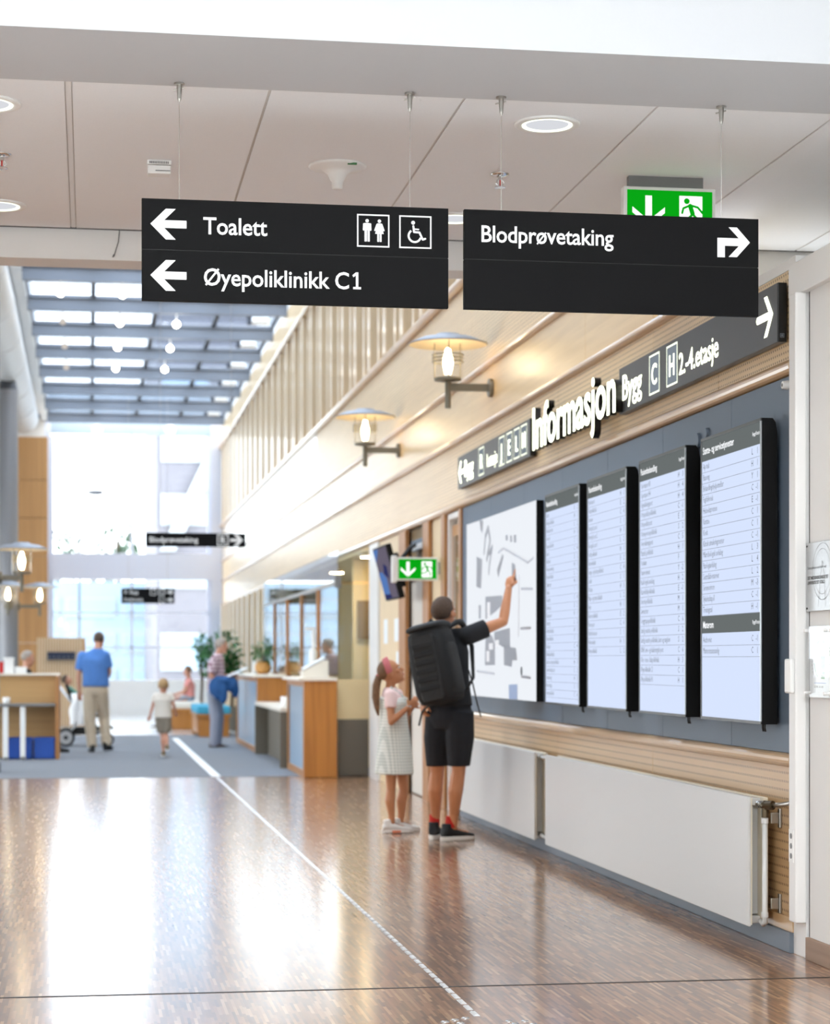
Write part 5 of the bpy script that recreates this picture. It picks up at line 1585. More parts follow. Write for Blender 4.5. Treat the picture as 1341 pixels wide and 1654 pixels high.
for k, (xa, xb, lab) in enumerate(((14, 52, 'blue plastic crate under the reception desk, farther from the passage'), (55, 88, 'blue plastic crate under the reception desk, next to its side panel'))):
    a, b = pY(xa, 1190, TY + 0.2), pY(xb, 1223, TY + 0.2)
    c = thing('plastic_crate', ((a.x + b.x) / 2, TY + 0.35, 0.004), lab, 'crate', 'blue crates under the reception desk')
    z1 = 0.29
    MB().box(a.x, b.x, TY + 0.15, TY + 0.17, 0.006, z1).box(a.x, b.x, TY + 0.55, TY + 0.57, 0.006, z1).box(a.x, a.x + 0.02, TY + 0.17, TY + 0.55, 0.006, z1).box(b.x - 0.02, b.x, TY + 0.17, TY + 0.55, 0.006, z1).box(a.x, b.x, TY + 0.15, TY + 0.57, 0.004, 0.02).build('crate_body', 'crate_blue', c)
    MB().box(a.x - 0.012, b.x + 0.012, TY + 0.135, TY + 0.15, z1 - 0.03, z1).build('rim', 'crate_blue', c)
for k, (x, y, w_, h_, m_, lab, nm) in enumerate(((1.5, 1091, 0.07, 0.16, 'red_print', 'small red box on the raised reception desk top', 'red_box'), (15, 1091, 0.13, 0.22, 'white_plastic', 'larger white box on the raised reception desk top', 'white_box'), (34, 1091, 0.15, 0.09, 'white_plastic', 'low white box on the raised reception desk top, nearer the clerk', 'white_box'))):
    p = pY(x, y, TY + 0.85)
    o = tag(MB().box(p.x - w_ / 2, p.x + w_ / 2, TY + 0.72, TY + 0.86, 1.16, 1.16 + h_).box(p.x - w_ / 2 - 0.006, p.x + w_ / 2 + 0.006, TY + 0.714, TY + 0.866, 1.16 + h_ - 0.03, 1.16 + h_).build(nm, m_, bevel=0.006), lab, 'box')
p = pY(10, 1130, TY + 0.2)
tag(MB().lathe((p.x, TY + 0.25, 0.75), [(0.04, 0), (0.05, 0.02), (0.05, 0.09), (0.04, 0.09), (0.036, 0.02)], 16).build('white_mug', 'white_plastic', smooth=True), 'white mug on the lower reception desk top', 'mug')

# stroller
def stroller(c, label):
    t = thing('stroller', c, label, 'stroller')
    c = Vector(c)
    def wheel(x, y, r, nm='wheel'):
        q = c + Vector((x, y, r))
        n = 28
        w = MB().loft([(q + Vector((-0.02, 0, 0)), Vector((0, r * 0.93, 0)), Vector((0, 0, r * 0.93))), (q + Vector((-0.012, 0, 0)), Vector((0, r, 0)), Vector((0, 0, r))), (q + Vector((0.012, 0, 0)), Vector((0, r, 0)), Vector((0, 0, r))), (q + Vector((0.02, 0, 0)), Vector((0, r * 0.93, 0)), Vector((0, 0, r * 0.93)))], n).build(nm, 'black_plastic', t)
        MB().cyl(q + Vector((-0.023, 0, 0)), q + Vector((0.023, 0, 0)), r * 0.74, n=24).build('rim', 'brushed_steel', w)
        MB().cyl(q + Vector((-0.026, 0, 0)), q + Vector((0.026, 0, 0)), r * 0.25, n=14).build('hub', 'black_plastic', w)
    for sx_ in (-0.27, 0.27):
        wheel(sx_, -0.28, 0.14); wheel(sx_ * 0.75, 0.36, 0.10)
        MB().tube([c + Vector((sx_ * 0.92, -0.28, 0.14)), c + Vector((sx_ * 0.85, -0.05, 0.42)), c + Vector((sx_ * 0.8, 0.36, 0.12))], 0.014, 8).build('frame_tube', 'brushed_steel', t, smooth=True)
        MB().tube([c + Vector((sx_ * 0.85, 0.20, 0.30)), c + Vector((sx_ * 0.85, -0.15, 0.62)), c + Vector((sx_ * 0.85, -0.42, 0.98))], 0.014, 8).build('push_bar', 'brushed_steel', t, smooth=True)
    MB().cyl(c + Vector((-0.23, -0.42, 0.98)), c + Vector((0.23, -0.42, 0.98)), 0.02, n=12).build('handle', 'black_plastic', t)
    MB().obox(c + Vector((0, 0.08, 0.46)), (0.2, 0, 0), (0, 0.19, 0.02), (0, -0.003, 0.025)).build('seat', 'black_plastic', t, bevel=0.015)
    MB().obox(c + Vector((0, -0.19, 0.70)), (0.2, 0, 0), (0, -0.09, 0.27), (0, 0.022, 0.006)).build('backrest', 'black_plastic', t, bevel=0.015)
    MB().obox(c + Vector((0, 0.02, 0.24)), (0.2, 0, 0), (0, 0.22, 0), (0, 0, 0.06)).build('basket', 'black_plastic', t, bevel=0.01)
    MB().obox(c + Vector((0, 0.36, 0.32)), (0.16, 0, 0), (0, 0.09, -0.05), (0, 0.01, 0.015)).build('footrest', 'black_plastic', t, bevel=0.008)
    return t
q = pd(136, 1205, 32.4)
STR = Vector((q.x, q.y, 0.004))
st = stroller(STR, 'black stroller with grey wheels beside the person in the blue polo shirt')
st.rotation_euler = (0, 0, -math.pi / 2)
bl = MB()
g_ = []
nx, nz = 10, 18
for i in range(nx + 1):
    for j in range(nz + 1):
        u, v = i / nx, j / nz
        g_.append(Vector((STR.x - 0.20 + 0.26 * u + 0.012 * math.sin(9 * v + 5 * u), STR.y - 0.235 - 0.10 * math.sin(min(1, v * 6) * 1.57) + 0.03 * math.sin(14 * u + 3 * v) * min(1, v * 4), 0.80 - 0.46 * v)))
fs_ = [(i * (nz + 1) + j, (i + 1) * (nz + 1) + j, (i + 1) * (nz + 1) + j + 1, i * (nz + 1) + j + 1) for i in range(nx) for j in range(nz)]
bo = bl.add(g_, fs_).build('white_blanket', 'blanket_white', smooth=True)
sd = bo.modifiers.new('thickness', 'SOLIDIFY'); sd.thickness = 0.03
tag(bo, 'white blanket hanging over the side of the stroller', 'blanket')

# ================================================================ OUTSIDE THE END WINDOWS
def far_building(name, x0, x1, y0, y1, h, label, bands, mw, mb_, nwin):
    t = thing(name, ((x0 + x1) / 2, y0, 0), label, 'building')
    MB().box(x0, x1, y0, y1, -0.1, h).build('wall', mw, t)
    for (z0_, z1_) in bands:
        for k in range(nwin):
            w_ = (x1 - x0) / nwin
            f_ = MB().box(x0 + k * w_ + 0.12, x0 + (k + 1) * w_ - 0.12, y0 - 0.05, y0, z0_, z1_).build('window', 'facade_white', t)
            MB().box(x0 + k * w_ + 0.2, x0 + (k + 1) * w_ - 0.2, y0 - 0.06, y0 - 0.05, z0_ + 0.08, z1_ - 0.08).build('pane', mb_, f_)
    return t
a = pY(253, 880, 66)
bd = far_building('brick_building', a.x, a.x + 9, 66, 80, 13, 'grey building with window rows beyond the end window', [(1.0, 2.2), (3.6, 4.6), (5.6, 6.6), (7.6, 8.6), (9.6, 10.6)], 'facade_grey', 'facade_window', 5)
p, q = pY(258, 890, 65.6), pY(340, 735, 65.6)
MB().prism([(p.x, 65.7, p.z), (p.x + 0.5, 65.7, p.z), (q.x + 0.4, 65.7, q.z), (q.x - 0.15, 65.7, q.z)], (0, 0.25, 0)).build('stair_glazing', 'facade_white', bd)
far_building('low_building', -14, 12, 82, 94, 4.4, 'pale blue low building across the yard', [(0.2, 1.0), (1.6, 2.4), (3.0, 3.8)], 'facade_pale', 'facade_window', 12)
def far_tree(x, Y, ytop, r, label, n, seed):
    p = pY(x, ytop, Y)
    h = p.z - r
    t = thing('yard_tree', (p.x, Y, -0.1), label, 'tree')
    MB().tube([(p.x, Y, -0.1), (p.x + 0.1, Y, h * 0.5), (p.x, Y, h)], [0.3, 0.22, 0.1], 8).build('trunk', 'bark', t)
    tag(leaves(MB(), (p.x, Y, h), r, r, r, n, 0.55, seed).build('foliage', 'leaf_dark', t), None, None, None, 'stuff')
far_tree(92, 100, 846, 1.5, 'dark green tree beyond the end window, at the duct side', 260, 21)
far_tree(190, 105, 838, 1.1, 'small dark tree beyond the middle of the end window', 200, 22)
far_tree(150, 110, 872, 1.6, 'low round tree far beyond the end window', 200, 23)
p = pY(128, 1066, 72)
t = thing('street_lamp', (p.x, 72, -0.1), 'dark street lamp standing outside the end window', 'street lamp')
zt = pY(128, 796, 72).z
MB().cyl((p.x, 72, -0.1), (p.x, 72, zt), 0.05, 0.035, n=10).build('pole', 'column_dark', t)
MB().tube([(p.x, 72, zt - 0.02), (p.x + 0.15, 72, zt + 0.02), (p.x + 0.35, 72, zt + 0.02)], 0.03, 8).build('arm', 'column_dark', t)
MB().ell((p.x + 0.55, 72, zt + 0.02), (0.32, 0, 0), (0, 0.16, 0), (0, 0, 0.11), 14).build('lamp_head', 'column_dark', t, smooth=True)
# ================================================================ PEOPLE
U3 = Vector((0, 0, 1))
def soft(name, mb, material, parent, voxel, it=4):
    """closed pieces fused into one continuous skin"""
    o = mb.build(name, material, parent, smooth=True)
    r = o.modifiers.new('fuse', 'REMESH')
    r.mode = 'VOXEL'; r.voxel_size = voxel; r.use_smooth_shade = True
    s = o.modifiers.new('relax', 'SMOOTH')
    s.factor = 0.5; s.iterations = it
    return o
def axes(a_deg):
    a = math.radians(a_deg)
    f = Vector((math.sin(a), math.cos(a), 0))
    return f, Vector((f.y, -f.x, 0))
def add_hand(b, wr, d, n, s, curl=0.5, thumb=1, point=False):
    d = Vector(d).normalized(); n = Vector(n); n = (n - d * n.dot(d)).normalized()
    side = d.cross(n).normalized() * thumb
    b.ell(wr + d * 0.045 * s, side * 0.041 * s, n * 0.017 * s, d * 0.056 * s, 12)
    for i, L in enumerate((0.072, 0.080, 0.074, 0.058)):
        c = curl
        if point:
            c = 0.08 if i == 0 else 1.25
        p0 = wr + d * 0.078 * s + side * (0.030 - 0.020 * i) * s
        a1, a2 = c * 0.8, c * 1.7
        d1 = d * math.cos(a1) + n * math.sin(a1)
        d2 = d * math.cos(a2) + n * math.sin(a2)
        p1 = p0 + d1 * L * 0.52 * s
        p2 = p1 + d2 * L * 0.48 * s
        b.cap(p0, 0.0095 * s, p1, 0.0088 * s, 8); b.cap(p1, 0.0088 * s, p2, 0.0072 * s, 8)
    t0 = wr + d * 0.022 * s + side * 0.032 * s
    t1 = t0 + (d * 0.65 + side * 0.6 + n * 0.35).normalized() * 0.042 * s
    t2 = t1 + (d * 0.85 + side * 0.1 + n * 0.5).normalized() * 0.032 * s
    b.cap(t0, 0.013 * s, t1, 0.0105 * s, 8); b.cap(t1, 0.0105 * s, t2, 0.008 * s, 8)
def add_head(b, c, f, r, u, s):
    b.ell(c + u * 0.022 * s - f * 0.008 * s, r * 0.074 * s, f * 0.094 * s, u * 0.092 * s, 18)       # skull
    b.ell(c - u * 0.055 * s + f * 0.026 * s, r * 0.056 * s, f * 0.062 * s, u * 0.060 * s, 16)       # jaw
    b.ell(c - u * 0.100 * s + f * 0.062 * s, r * 0.024 * s, f * 0.018 * s, u * 0.018 * s, 10)       # chin
    b.ell(c + u * 0.018 * s + f * 0.076 * s, r * 0.052 * s, f * 0.014 * s, u * 0.012 * s, 10)       # brow
    b.cap(c + u * 0.004 * s + f * 0.084 * s, 0.008 * s, c - u * 0.032 * s + f * 0.102 * s, 0.0115 * s, 8)   # nose
    b.ell(c - u * 0.030 * s + f * 0.092 * s, r * 0.017 * s, f * 0.010 * s, u * 0.009 * s, 8)
    b.ell(c - u * 0.064 * s + f * 0.082 * s, r * 0.024 * s, f * 0.010 * s, u * 0.010 * s, 8)        # mouth bulge
    for q in (-1, 1):
        b.ell(c - u * 0.018 * s + f * 0.060 * s + r * 0.040 * s * q, r * 0.020 * s, f * 0.022 * s, u * 0.022 * s, 10)   # cheek
        b.ell(c - u * 0.010 * s - f * 0.006 * s + r * 0.077 * s * q, r * 0.010 * s, f * 0.017 * s - r * 0.004 * s * q, u * 0.030 * s, 10)   # ear
def face_details(parent, c, f, r, u, s, skin_lips='lips'):
    for q in (-1, 1):
        e = c + u * 0.001 * s + f * 0.081 * s + r * 0.031 * s * q
        o = MB().ell(e, r * 0.012 * s, f * 0.008 * s, u * 0.0075 * s, 10).build('eye', 'eye_white', parent, smooth=True)
        MB().ell(e + f * 0.0065 * s, r * 0.0055 * s, f * 0.003 * s, u * 0.006 * s, 10).build('iris', 'eye_dark', o, smooth=True)
        MB().tube([e + u * 0.016 * s - r * 0.014 * s * q + f * 0.004 * s, e + u * 0.020 * s + f * 0.007 * s, e + u * 0.017 * s + r * 0.014 * s * q + f * 0.0 * s], 0.0032 * s, 6).build('eyebrow', 'hair_brown', parent)
    MB().ell(c - u * 0.066 * s + f * 0.0905 * s, r * 0.021 * s, f * 0.005 * s, u * 0.0065 * s, 12).build('mouth', skin_lips, parent, smooth=True)
def hair_cap(parent, c, f, r, u, s, material, grow=1.07, low=-0.055, front=0.035):
    """hair: an ellipsoid that sinks below the skin over the face and neck"""
    cc = c + u * 0.022 * s - f * 0.008 * s
    n, m = 40, 24
    vs, fs = [], []
    for i in range(m + 1):
        ph = math.pi * i / m
        for k in range(n):
            th = 2 * math.pi * k / n
            dv = (r * math.cos(th) * math.sin(ph) * 0.074 + f * math.sin(th) * math.sin(ph) * 0.094 + u * math.cos(ph) * 0.092) * s
            up, fw = dv.dot(u) / s, dv.dot(f) / s
            line = front + max(0.0, -up) * -0.9 + max(0, up - 0.03) * 1.2
            k1 = 1 / (1 + math.exp((fw - line) / 0.006))
            k2 = 1 / (1 + math.exp((low - up) / 0.006))
            g = 0.90 + (grow - 0.90) * k1 * k2
            vs.append(cc + dv * g)
    for i in range(m):
        for k in range(n):
            k2 = (k + 1) % n
            fs.append((i * n + k, i * n + k2, (i + 1) * n + k2, (i + 1) * n + k))
    return MB().add(vs, fs).build('hair', material, parent, smooth=True)
def limb(b, pts, n=14):
    """pts: (point, radius) joints of one limb"""
    for (p, a), (q, c) in zip(pts[:-1], pts[1:]):
        b.cap(p, a, q, c, n)
def mid(a, b, t):
    return Vector(a) * (1 - t) + Vector(b) * t
def body(parent, J, s, skin, voxel, hands=True, curlL=0.5, curlR=0.5, pointR=False, palmL=None, palmR=None):
    b = MB()
    f, r = J['f'], J['r']
    ch, pe, nk = J['chest'], J['pelvis'], J['neck']
    b.loft([(pe - U3 * 0.06 * s, r * 0.13 * s, f * 0.09 * s), (pe + U3 * 0.04 * s, r * 0.145 * s, f * 0.10 * s), (mid(pe, ch, 0.5), r * 0.125 * s, f * 0.085 * s), (ch, r * 0.15 * s, f * 0.10 * s), (mid(ch, nk, 0.6), r * 0.13 * s, f * 0.075 * s), (nk, r * 0.055 * s, f * 0.055 * s)], 18)
    hf, hr, hu = J['hf'], J['hr'], J['hu']
    b.cap(nk - U3 * 0.01 * s, 0.054 * s, J['head'] - hu * 0.05 * s - hf * 0.015 * s, 0.052 * s, 14)
    add_head(b, J['head'], hf, hr, hu, J.get('hs', s))
    for k in 'LR':
        limb(b, [(J['sh' + k], 0.050 * s), (mid(J['sh' + k], J['el' + k], 0.5), 0.044 * s), (J['el' + k], 0.036 * s)])
        limb(b, [(J['el' + k], 0.036 * s), (mid(J['el' + k], J['wr' + k], 0.3), 0.037 * s), (J['wr' + k], 0.025 * s)])
        hd = J.get('hd' + k, (J['wr' + k] - J['el' + k]).normalized())
        pn = J.get('pn' + k, f)
        if hands:
            add_hand(b, J['wr' + k], hd, pn, s, curlL if k == 'L' else curlR, 1 if k == 'L' else -1, pointR and k == 'R')
        limb(b, [(J['hip' + k], 0.078 * s), (mid(J['hip' + k], J['kn' + k], 0.5), 0.068 * s), (J['kn' + k], 0.050 * s)])
        bk = -f if 'kf' + k not in J else -J['kf' + k]
        limb(b, [(J['kn' + k], 0.050 * s), (mid(J['kn' + k], J['an' + k], 0.33) + bk * 0.014 * s, 0.056 * s), (mid(J['kn' + k], J['an' + k], 0.75), 0.037 * s), (J['an' + k], 0.034 * s)])
        td = J['t' + k]
        b.cap(J['an' + k] - U3 * 0.035 * s, 0.034 * s, J['an' + k] + td * 0.12 * s - U3 * 0.05 * s, 0.026 * s, 10)
    return soft('body', b, skin, parent, voxel)
def shoe(parent, an, td, s, upper, sole, ground=None, pitch=0.0):
    """trainer: upper, sole, laces; an = ankle point, td = toe direction"""
    td = Vector(td).normalized(); sd = Vector((td.y, -td.x, 0))
    g = an.z - 0.085 * s if ground is None else ground
    up = U3
    if pitch:
        td2 = td * math.cos(pitch) - U3 * math.sin(pitch)
        up = U3 * math.cos(pitch) + td * math.sin(pitch)
        td = td2
    base = Vector((an.x, an.y, g)) if not pitch else an - up * 0.085 * s
    b = MB()
    R = []
    for x, w, h0, h1 in ((-0.075, 0.022, 0.03, 0.060), (-0.065, 0.033, 0.025, 0.095), (-0.02, 0.038, 0.022, 0.105), (0.04, 0.040, 0.022, 0.088), (0.10, 0.045, 0.022, 0.068), (0.155, 0.044, 0.022, 0.056), (0.19, 0.034, 0.024, 0.048), (0.205, 0.016, 0.028, 0.040)):
        c = base + td * x * s + up * (h0 + h1) / 2 * s
        R.append((c, sd * w * s, up * (h1 - h0) / 2 * s))
    b.loft(R, 16)
    b.cyl(base + td * -0.028 * s + up * 0.07 * s, base + td * -0.032 * s + up * 0.125 * s, 0.040 * s, 0.037 * s, 14)
    u = soft('shoe', b, upper, parent, 0.006 * s, 3)
    so = MB()
    pts_t, pts = [], []
    n = 28
    for k in range(n):
        t = 2 * math.pi * k / n
        x = 0.063 + 0.148 * math.cos(t)
        w = 0.046 - 0.006 * math.cos(t - 2.6)
        pts.append((x, w * math.sin(t)))
    R = []
    so.loft_pts = None
    lo = [base + td * x * s + sd * w * s * 0.95 + up * 0.002 * s for x, w in pts]
    m1 = [base + td * x * s * 1.01 + sd * w * s * 1.05 + up * 0.012 * s for x, w in pts]
    hi = [base + td * x * s + sd * w * s + up * 0.034 * s for x, w in pts]
    vs = lo + m1 + hi
    fs = [tuple(range(n - 1, -1, -1)), tuple(range(2 * n, 3 * n))]
    for a in (0, n):
        for k in range(n):
            k2 = (k + 1) % n
            fs.append((a + k, a + k2, a + n + k2, a + n + k))
    so.add(vs, fs).build('sole', sole, u, smooth=False)
    la = MB()
    for k in range(4):
        c = base + td * (0.055 + 0.02 * k) * s + up * (0.088 - 0.0075 * k) * s
        la.cap(c - sd * 0.022 * s, 0.0035 * s, c + sd * 0.022 * s, 0.0035 * s, 6)
    la.build('laces', upper if upper != 'shoe_white' else 'grey_plastic', u)
    return u
def sleeve(b, p, q, r0, r1, n=16):
    u, w = ortho(Vector(q) - Vector(p))
    b.cap(p, r0, mid(p, q, 0.25), r0 * 0.98, n)
    b.loft([(p, u * r0, w * r0), (mid(p, q, 0.5), u * (r0 + r1) / 2, w * (r0 + r1) / 2), (q, u * r1, w * r1)], n)
def top(parent, J, s, material, voxel, sl=0.55, hem=0.0, name='shirt', fat=1.0, slr=0.062, ripple=0.0):
    b = MB()
    f, r = J['f'], J['r']
    pe, ch, nk = J['pelvis'], J['chest'], J['neck']
    lo = pe - U3 * hem * s
    shw = (J['shR'] - J['shL']).length / 2
    ax = (J['shR'] - J['shL']).normalized()
    b.loft([(lo, r * 0.178 * s * fat, f * 0.130 * s * fat), (mid(lo, ch, 0.3), r * 0.170 * s * fat, f * 0.125 * s * fat), (mid(lo, ch, 0.6), r * 0.168 * s * fat, f * 0.122 * s * fat), (ch, r * 0.182 * s * fat, f * 0.128 * s * fat), (mid(ch, nk, 0.55), r * 0.165 * s * fat, f * 0.10 * s), (mid(ch, nk, 0.85), r * 0.105 * s, f * 0.078 * s), (nk + U3 * 0.005 * s, r * 0.066 * s, f * 0.066 * s)], 24)
    b.cap(J['shL'], 0.060 * s, J['shR'], 0.060 * s, 14)
    for k in 'LR':
        q = mid(J['sh' + k], J['el' + k], min(sl, 1.0))
        sleeve(b, J['sh' + k], q, slr * s * 1.02, slr * s)
        if sl > 1.0:
            sleeve(b, J['el' + k], mid(J['el' + k], J['wr' + k], sl - 1.0), slr * s * 0.85, slr * s * 0.65)
    return soft(name, b, material, parent, voxel, 3)
def bottoms(parent, J, s, material, voxel, frac=0.55, name='trousers', r0=0.105, r1=0.09, top_z=0.06, r2=0.065):
    """shorts (frac of the thigh+shin chain up to the hem) or trousers"""
    b = MB()
    f, r = J['f'], J['r']
    pe = J['pelvis']
    b.loft([(pe - U3 * 0.12 * s, r * 0.125 * s, f * 0.10 * s), (pe - U3 * 0.05 * s, r * 0.172 * s, f * 0.128 * s), (pe + U3 * 0.02 * s, r * 0.170 * s, f * 0.125 * s), (pe + U3 * top_z * s, r * 0.160 * s, f * 0.118 * s)], 22)
    for k in 'LR':
        h, kn, an = J['hip' + k], J['kn' + k], J['an' + k]
        u, w = r, f
        if frac <= 1.0:
            q = mid(h, kn, frac)
            b.loft([(h + U3 * 0.05 * s, u * r0 * s * 0.92, w * r0 * s * 0.95), (mid(h, q, 0.4), u * r0 * s, w * r0 * s), (q, u * r1 * s, w * r1 * s)], 18)
        else:
            q = mid(kn, an, frac - 1.0)
            b.cap(h, r0 * s, kn, r1 * s, 16)
            b.cap(kn, r1 * s, q, r2 * s, 16)
            d = (q - kn).normalized()
            b.loft([(mid(kn, q, 0.6), u * r1 * s * 0.93, w * r1 * s * 0.93), (q + d * 0.0 * s, u * r2 * s * 1.05, w * r2 * s * 1.05), (q + d * 0.05 * s, u * r2 * s * 1.05, w * r2 * s * 1.05)], 16)
    return soft(name, b, material, parent, voxel, 3)
def headaxes(J, yaw, pitch=0.0, roll=0.0):
    f, r = axes(yaw)
    hf = f * math.cos(pitch) + U3 * math.sin(pitch)
    hu = U3 * math.cos(pitch) - f * math.sin(pitch)
    J['hf'], J['hr'], J['hu'] = hf, r, hu

# ---------------------------------------------------------------- the person pointing at the map
J = {}
J['f'], J['r'] = axes(38)
headaxes(J, 44, 0.12)
J['head'] = pd(717, 990, 15.33)
J['neck'] = pd(719, 1016, 15.32)
J['chest'] = pd(720, 1052, 15.30)
J['pelvis'] = pd(727, 1150, 15.30)
J['shL'], J['shR'] = pd(687, 1030, 15.41), pd(757, 1026, 15.21)
J['elR'], J['wrR'] = pd(813, 1004, 15.27), pd(822, 950, 15.38)
J['hdR'] = (pd(827, 915, 15.45) - J['wrR']).normalized()
J['pnR'] = Vector((0.75, 0.65, 0))
J['elL'], J['wrL'] = pd(676, 1085, 15.42), pd(683, 1132, 15.30)
J['hdL'] = Vector((0.03, -0.02, -1)).normalized(); J['pnL'] = Vector((0.8, 0.2, 0))
J['hipL'], J['hipR'] = pd(709, 1160, 15.36), pd(744, 1160, 15.24)
J['knL'], J['knR'] = pd(706, 1246, 15.47), pd(741, 1246, 15.31)
J['anL'] = Vector((*pd(703, 1336, 15.58).xy, 0.10)); J['anR'] = Vector((*pd(731, 1338, 15.42).xy, 0.10))
J['tL'], J['tR'] = axes(22)[0], axes(64)[0]
J['hs'] = 1.04
man = thing('person', (J['pelvis'].x, J['pelvis'].y, 0), 'person with a black backpack pointing at the site map, in dark shorts and red socks', 'person')
bo = body(man, J, 1.02, 'skin_man', 0.0065, pointR=True, curlL=0.9)
hair_cap(bo, J['head'], J['hf'], J['hr'], J['hu'], 1.04, 'hair_dark', 1.075, -0.062, 0.03)
face_details(bo, J['head'], J['hf'], J['hr'], J['hu'], 1.04)
top(man, J, 1.0, 'tee_black', 0.010, sl=0.52, hem=-0.045, name='t_shirt', slr=0.070)
bottoms(man, J, 1.0, 'shorts_navy', 0.009, frac=0.90, name='shorts', r0=0.108, r1=0.084)
for k in 'LR':
    td = J['t' + k]
    sh = shoe(man, J['an' + k] - td * 0.02, td, 1.05, 'shoe_black', 'shoe_sole', ground=0.0)
    a = J['an' + k] - td * 0.022
    MB().loft([(a + U3 * 0.0, Vector((0.040, 0, 0)), Vector((0, 0.040, 0))), (a + td * 0.012 + U3 * 0.085, Vector((0.0405, 0, 0)), Vector((0, 0.0405, 0)))], 18).build('sock', 'sock_red', man, smooth=False)
# wrist watch on the lowered arm
MB().cyl(J['wrL'] - Vector((0, 0, -0.02)), J['wrL'] + Vector((0, 0, 0.045)), 0.034, n=18).build('watch', 'strap_black', man)

# backpack
f, r = J['f'], J['r']
upv = (U3 - r * 0.21 - f * 0.02).normalized()
rx = (r - upv * r.dot(upv)).normalized()
fx = upv.cross(rx).normalized()
if fx.dot(f) < 0:
    fx = -fx
bc = pd(728, 1073, 15.26) - f * 0.235
bp = thing('backpack', bc - upv * 0.28, 'large black backpack with a ribbed front panel worn by the pointing person', 'backpack')
def rrect(c, hx, hy, n=28, p=3.6):
    out = []
    for k in range(n):
        t = 2 * math.pi * k / n
        ct, st = math.cos(t), math.sin(t)
        x = math.copysign(abs(ct) ** (2 / p), ct) * hx
        y = math.copysign(abs(st) ** (2 / p), st) * hy
        out.append(c + rx * x + fx * y)
    return out
def stack(mb, rings, n=28):
    vs = [p for rg in rings for p in rg]
    fs = [tuple(range(n - 1, -1, -1)), tuple(range((len(rings) - 1) * n, len(rings) * n))]
    for i in range(len(rings) - 1):
        for k in range(n):
            k2 = (k + 1) % n
            fs.append((i * n + k, i * n + k2, (i + 1) * n + k2, (i + 1) * n + k))
    return mb.add(vs, fs)
sec = [(-0.29, 0.10, 0.085), (-0.275, 0.145, 0.115), (-0.20, 0.168, 0.132), (0.0, 0.172, 0.135), (0.16, 0.162, 0.125), (0.235, 0.150, 0.115)]
stack(MB(), [rrect(bc + upv * z, hx, hy) for z, hx, hy in sec]).build('main_bag', 'pack_black', bp, smooth=True)
# roll-top flap, overhanging with a dark hollow under it
stack(MB(), [rrect(bc + upv * z + fx * o, hx, hy) for z, hx, hy, o in ((0.25, 0.140, 0.10, 0.015), (0.262, 0.156, 0.125, 0.0), (0.285, 0.154, 0.120, 0.0), (0.305, 0.12, 0.08, 0.01))]).build('top_flap', 'pack_grey', bp, smooth=True)
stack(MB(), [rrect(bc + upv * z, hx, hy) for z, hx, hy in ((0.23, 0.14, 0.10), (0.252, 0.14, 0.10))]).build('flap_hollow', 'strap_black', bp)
# ribbed centre panel on the rear face
pz = MB()
pan = stack(MB(), [[bc + rx * (x * w) - fx * (dd + 0.0) + upv * z for x, dd in ((-1, 0.10), (-0.92, 0.135), (-0.8, 0.143), (0.8, 0.143), (0.92, 0.135), (1, 0.10))] for z, w in ((-0.26, 0.085), (-0.24, 0.098), (0.19, 0.104), (0.215, 0.09))], 6).build('centre_panel', 'pack_grey', bp)
for k in range(6):
    z = -0.17 + 0.062 * k
    MB().obox(bc - fx * 0.144 + upv * z, rx * 0.086, fx * 0.006, upv * 0.017).build('rib', 'pack_black', pan, bevel=0.004)
MB().cyl(bc - fx * 0.143 - upv * 0.215, bc - fx * 0.149 - upv * 0.215, 0.018, n=18).build('emblem', 'pack_grey', pan)
# side pocket, haul loop, webbing
stack(MB(), [rrect(bc + upv * z + rx * 0.032, hx, hy) for z, hx, hy in ((-0.25, 0.10, 0.08), (-0.22, 0.145, 0.108), (0.10, 0.143, 0.106), (0.17, 0.12, 0.09))]).build('side_panel', 'pack_grey', bp, smooth=True)
MB().tube([bc + upv * 0.295 + fx * 0.05 - rx * 0.04, bc + upv * 0.33 + fx * 0.06, bc + upv * 0.295 + fx * 0.05 + rx * 0.04], 0.010, 8).build('haul_loop', 'strap_black', bp)
for k, q in (('L', -1), ('R', 1)):
    sh_ = J['sh' + k]
    inn = mid(J['neck'], sh_, 0.62)
    MB().tube([bc + upv * 0.24 + fx * 0.12 + rx * 0.07 * q, inn + U3 * 0.075 - f * 0.06, inn + U3 * 0.082 + f * 0.01, inn + U3 * 0.03 + f * 0.10, mid(J['chest'], sh_, 0.8) + f * 0.125 - U3 * 0.06, bc - upv * 0.14 + fx * 0.22 + rx * 0.17 * q, bc - upv * 0.22 + fx * 0.12 + rx * 0.15 * q], [0.014, 0.022, 0.024, 0.022, 0.018, 0.012, 0.01], 8).build('shoulder_strap', 'strap_black', bp, smooth=True)
e1 = pd(777, 1158, 15.12)
MB().tube([pd(757, 1082, 15.14), pd(764, 1105, 15.12), pd(770, 1132, 15.12), e1], 0.006, 6).build('dangling_strap', 'strap_black', bp)
MB().tube([bc - upv * 0.27 - rx * 0.10, pd(682, 1150, 15.28), pd(677, 1172, 15.26)], 0.008, 6).build('dangling_strap', 'strap_black', bp)

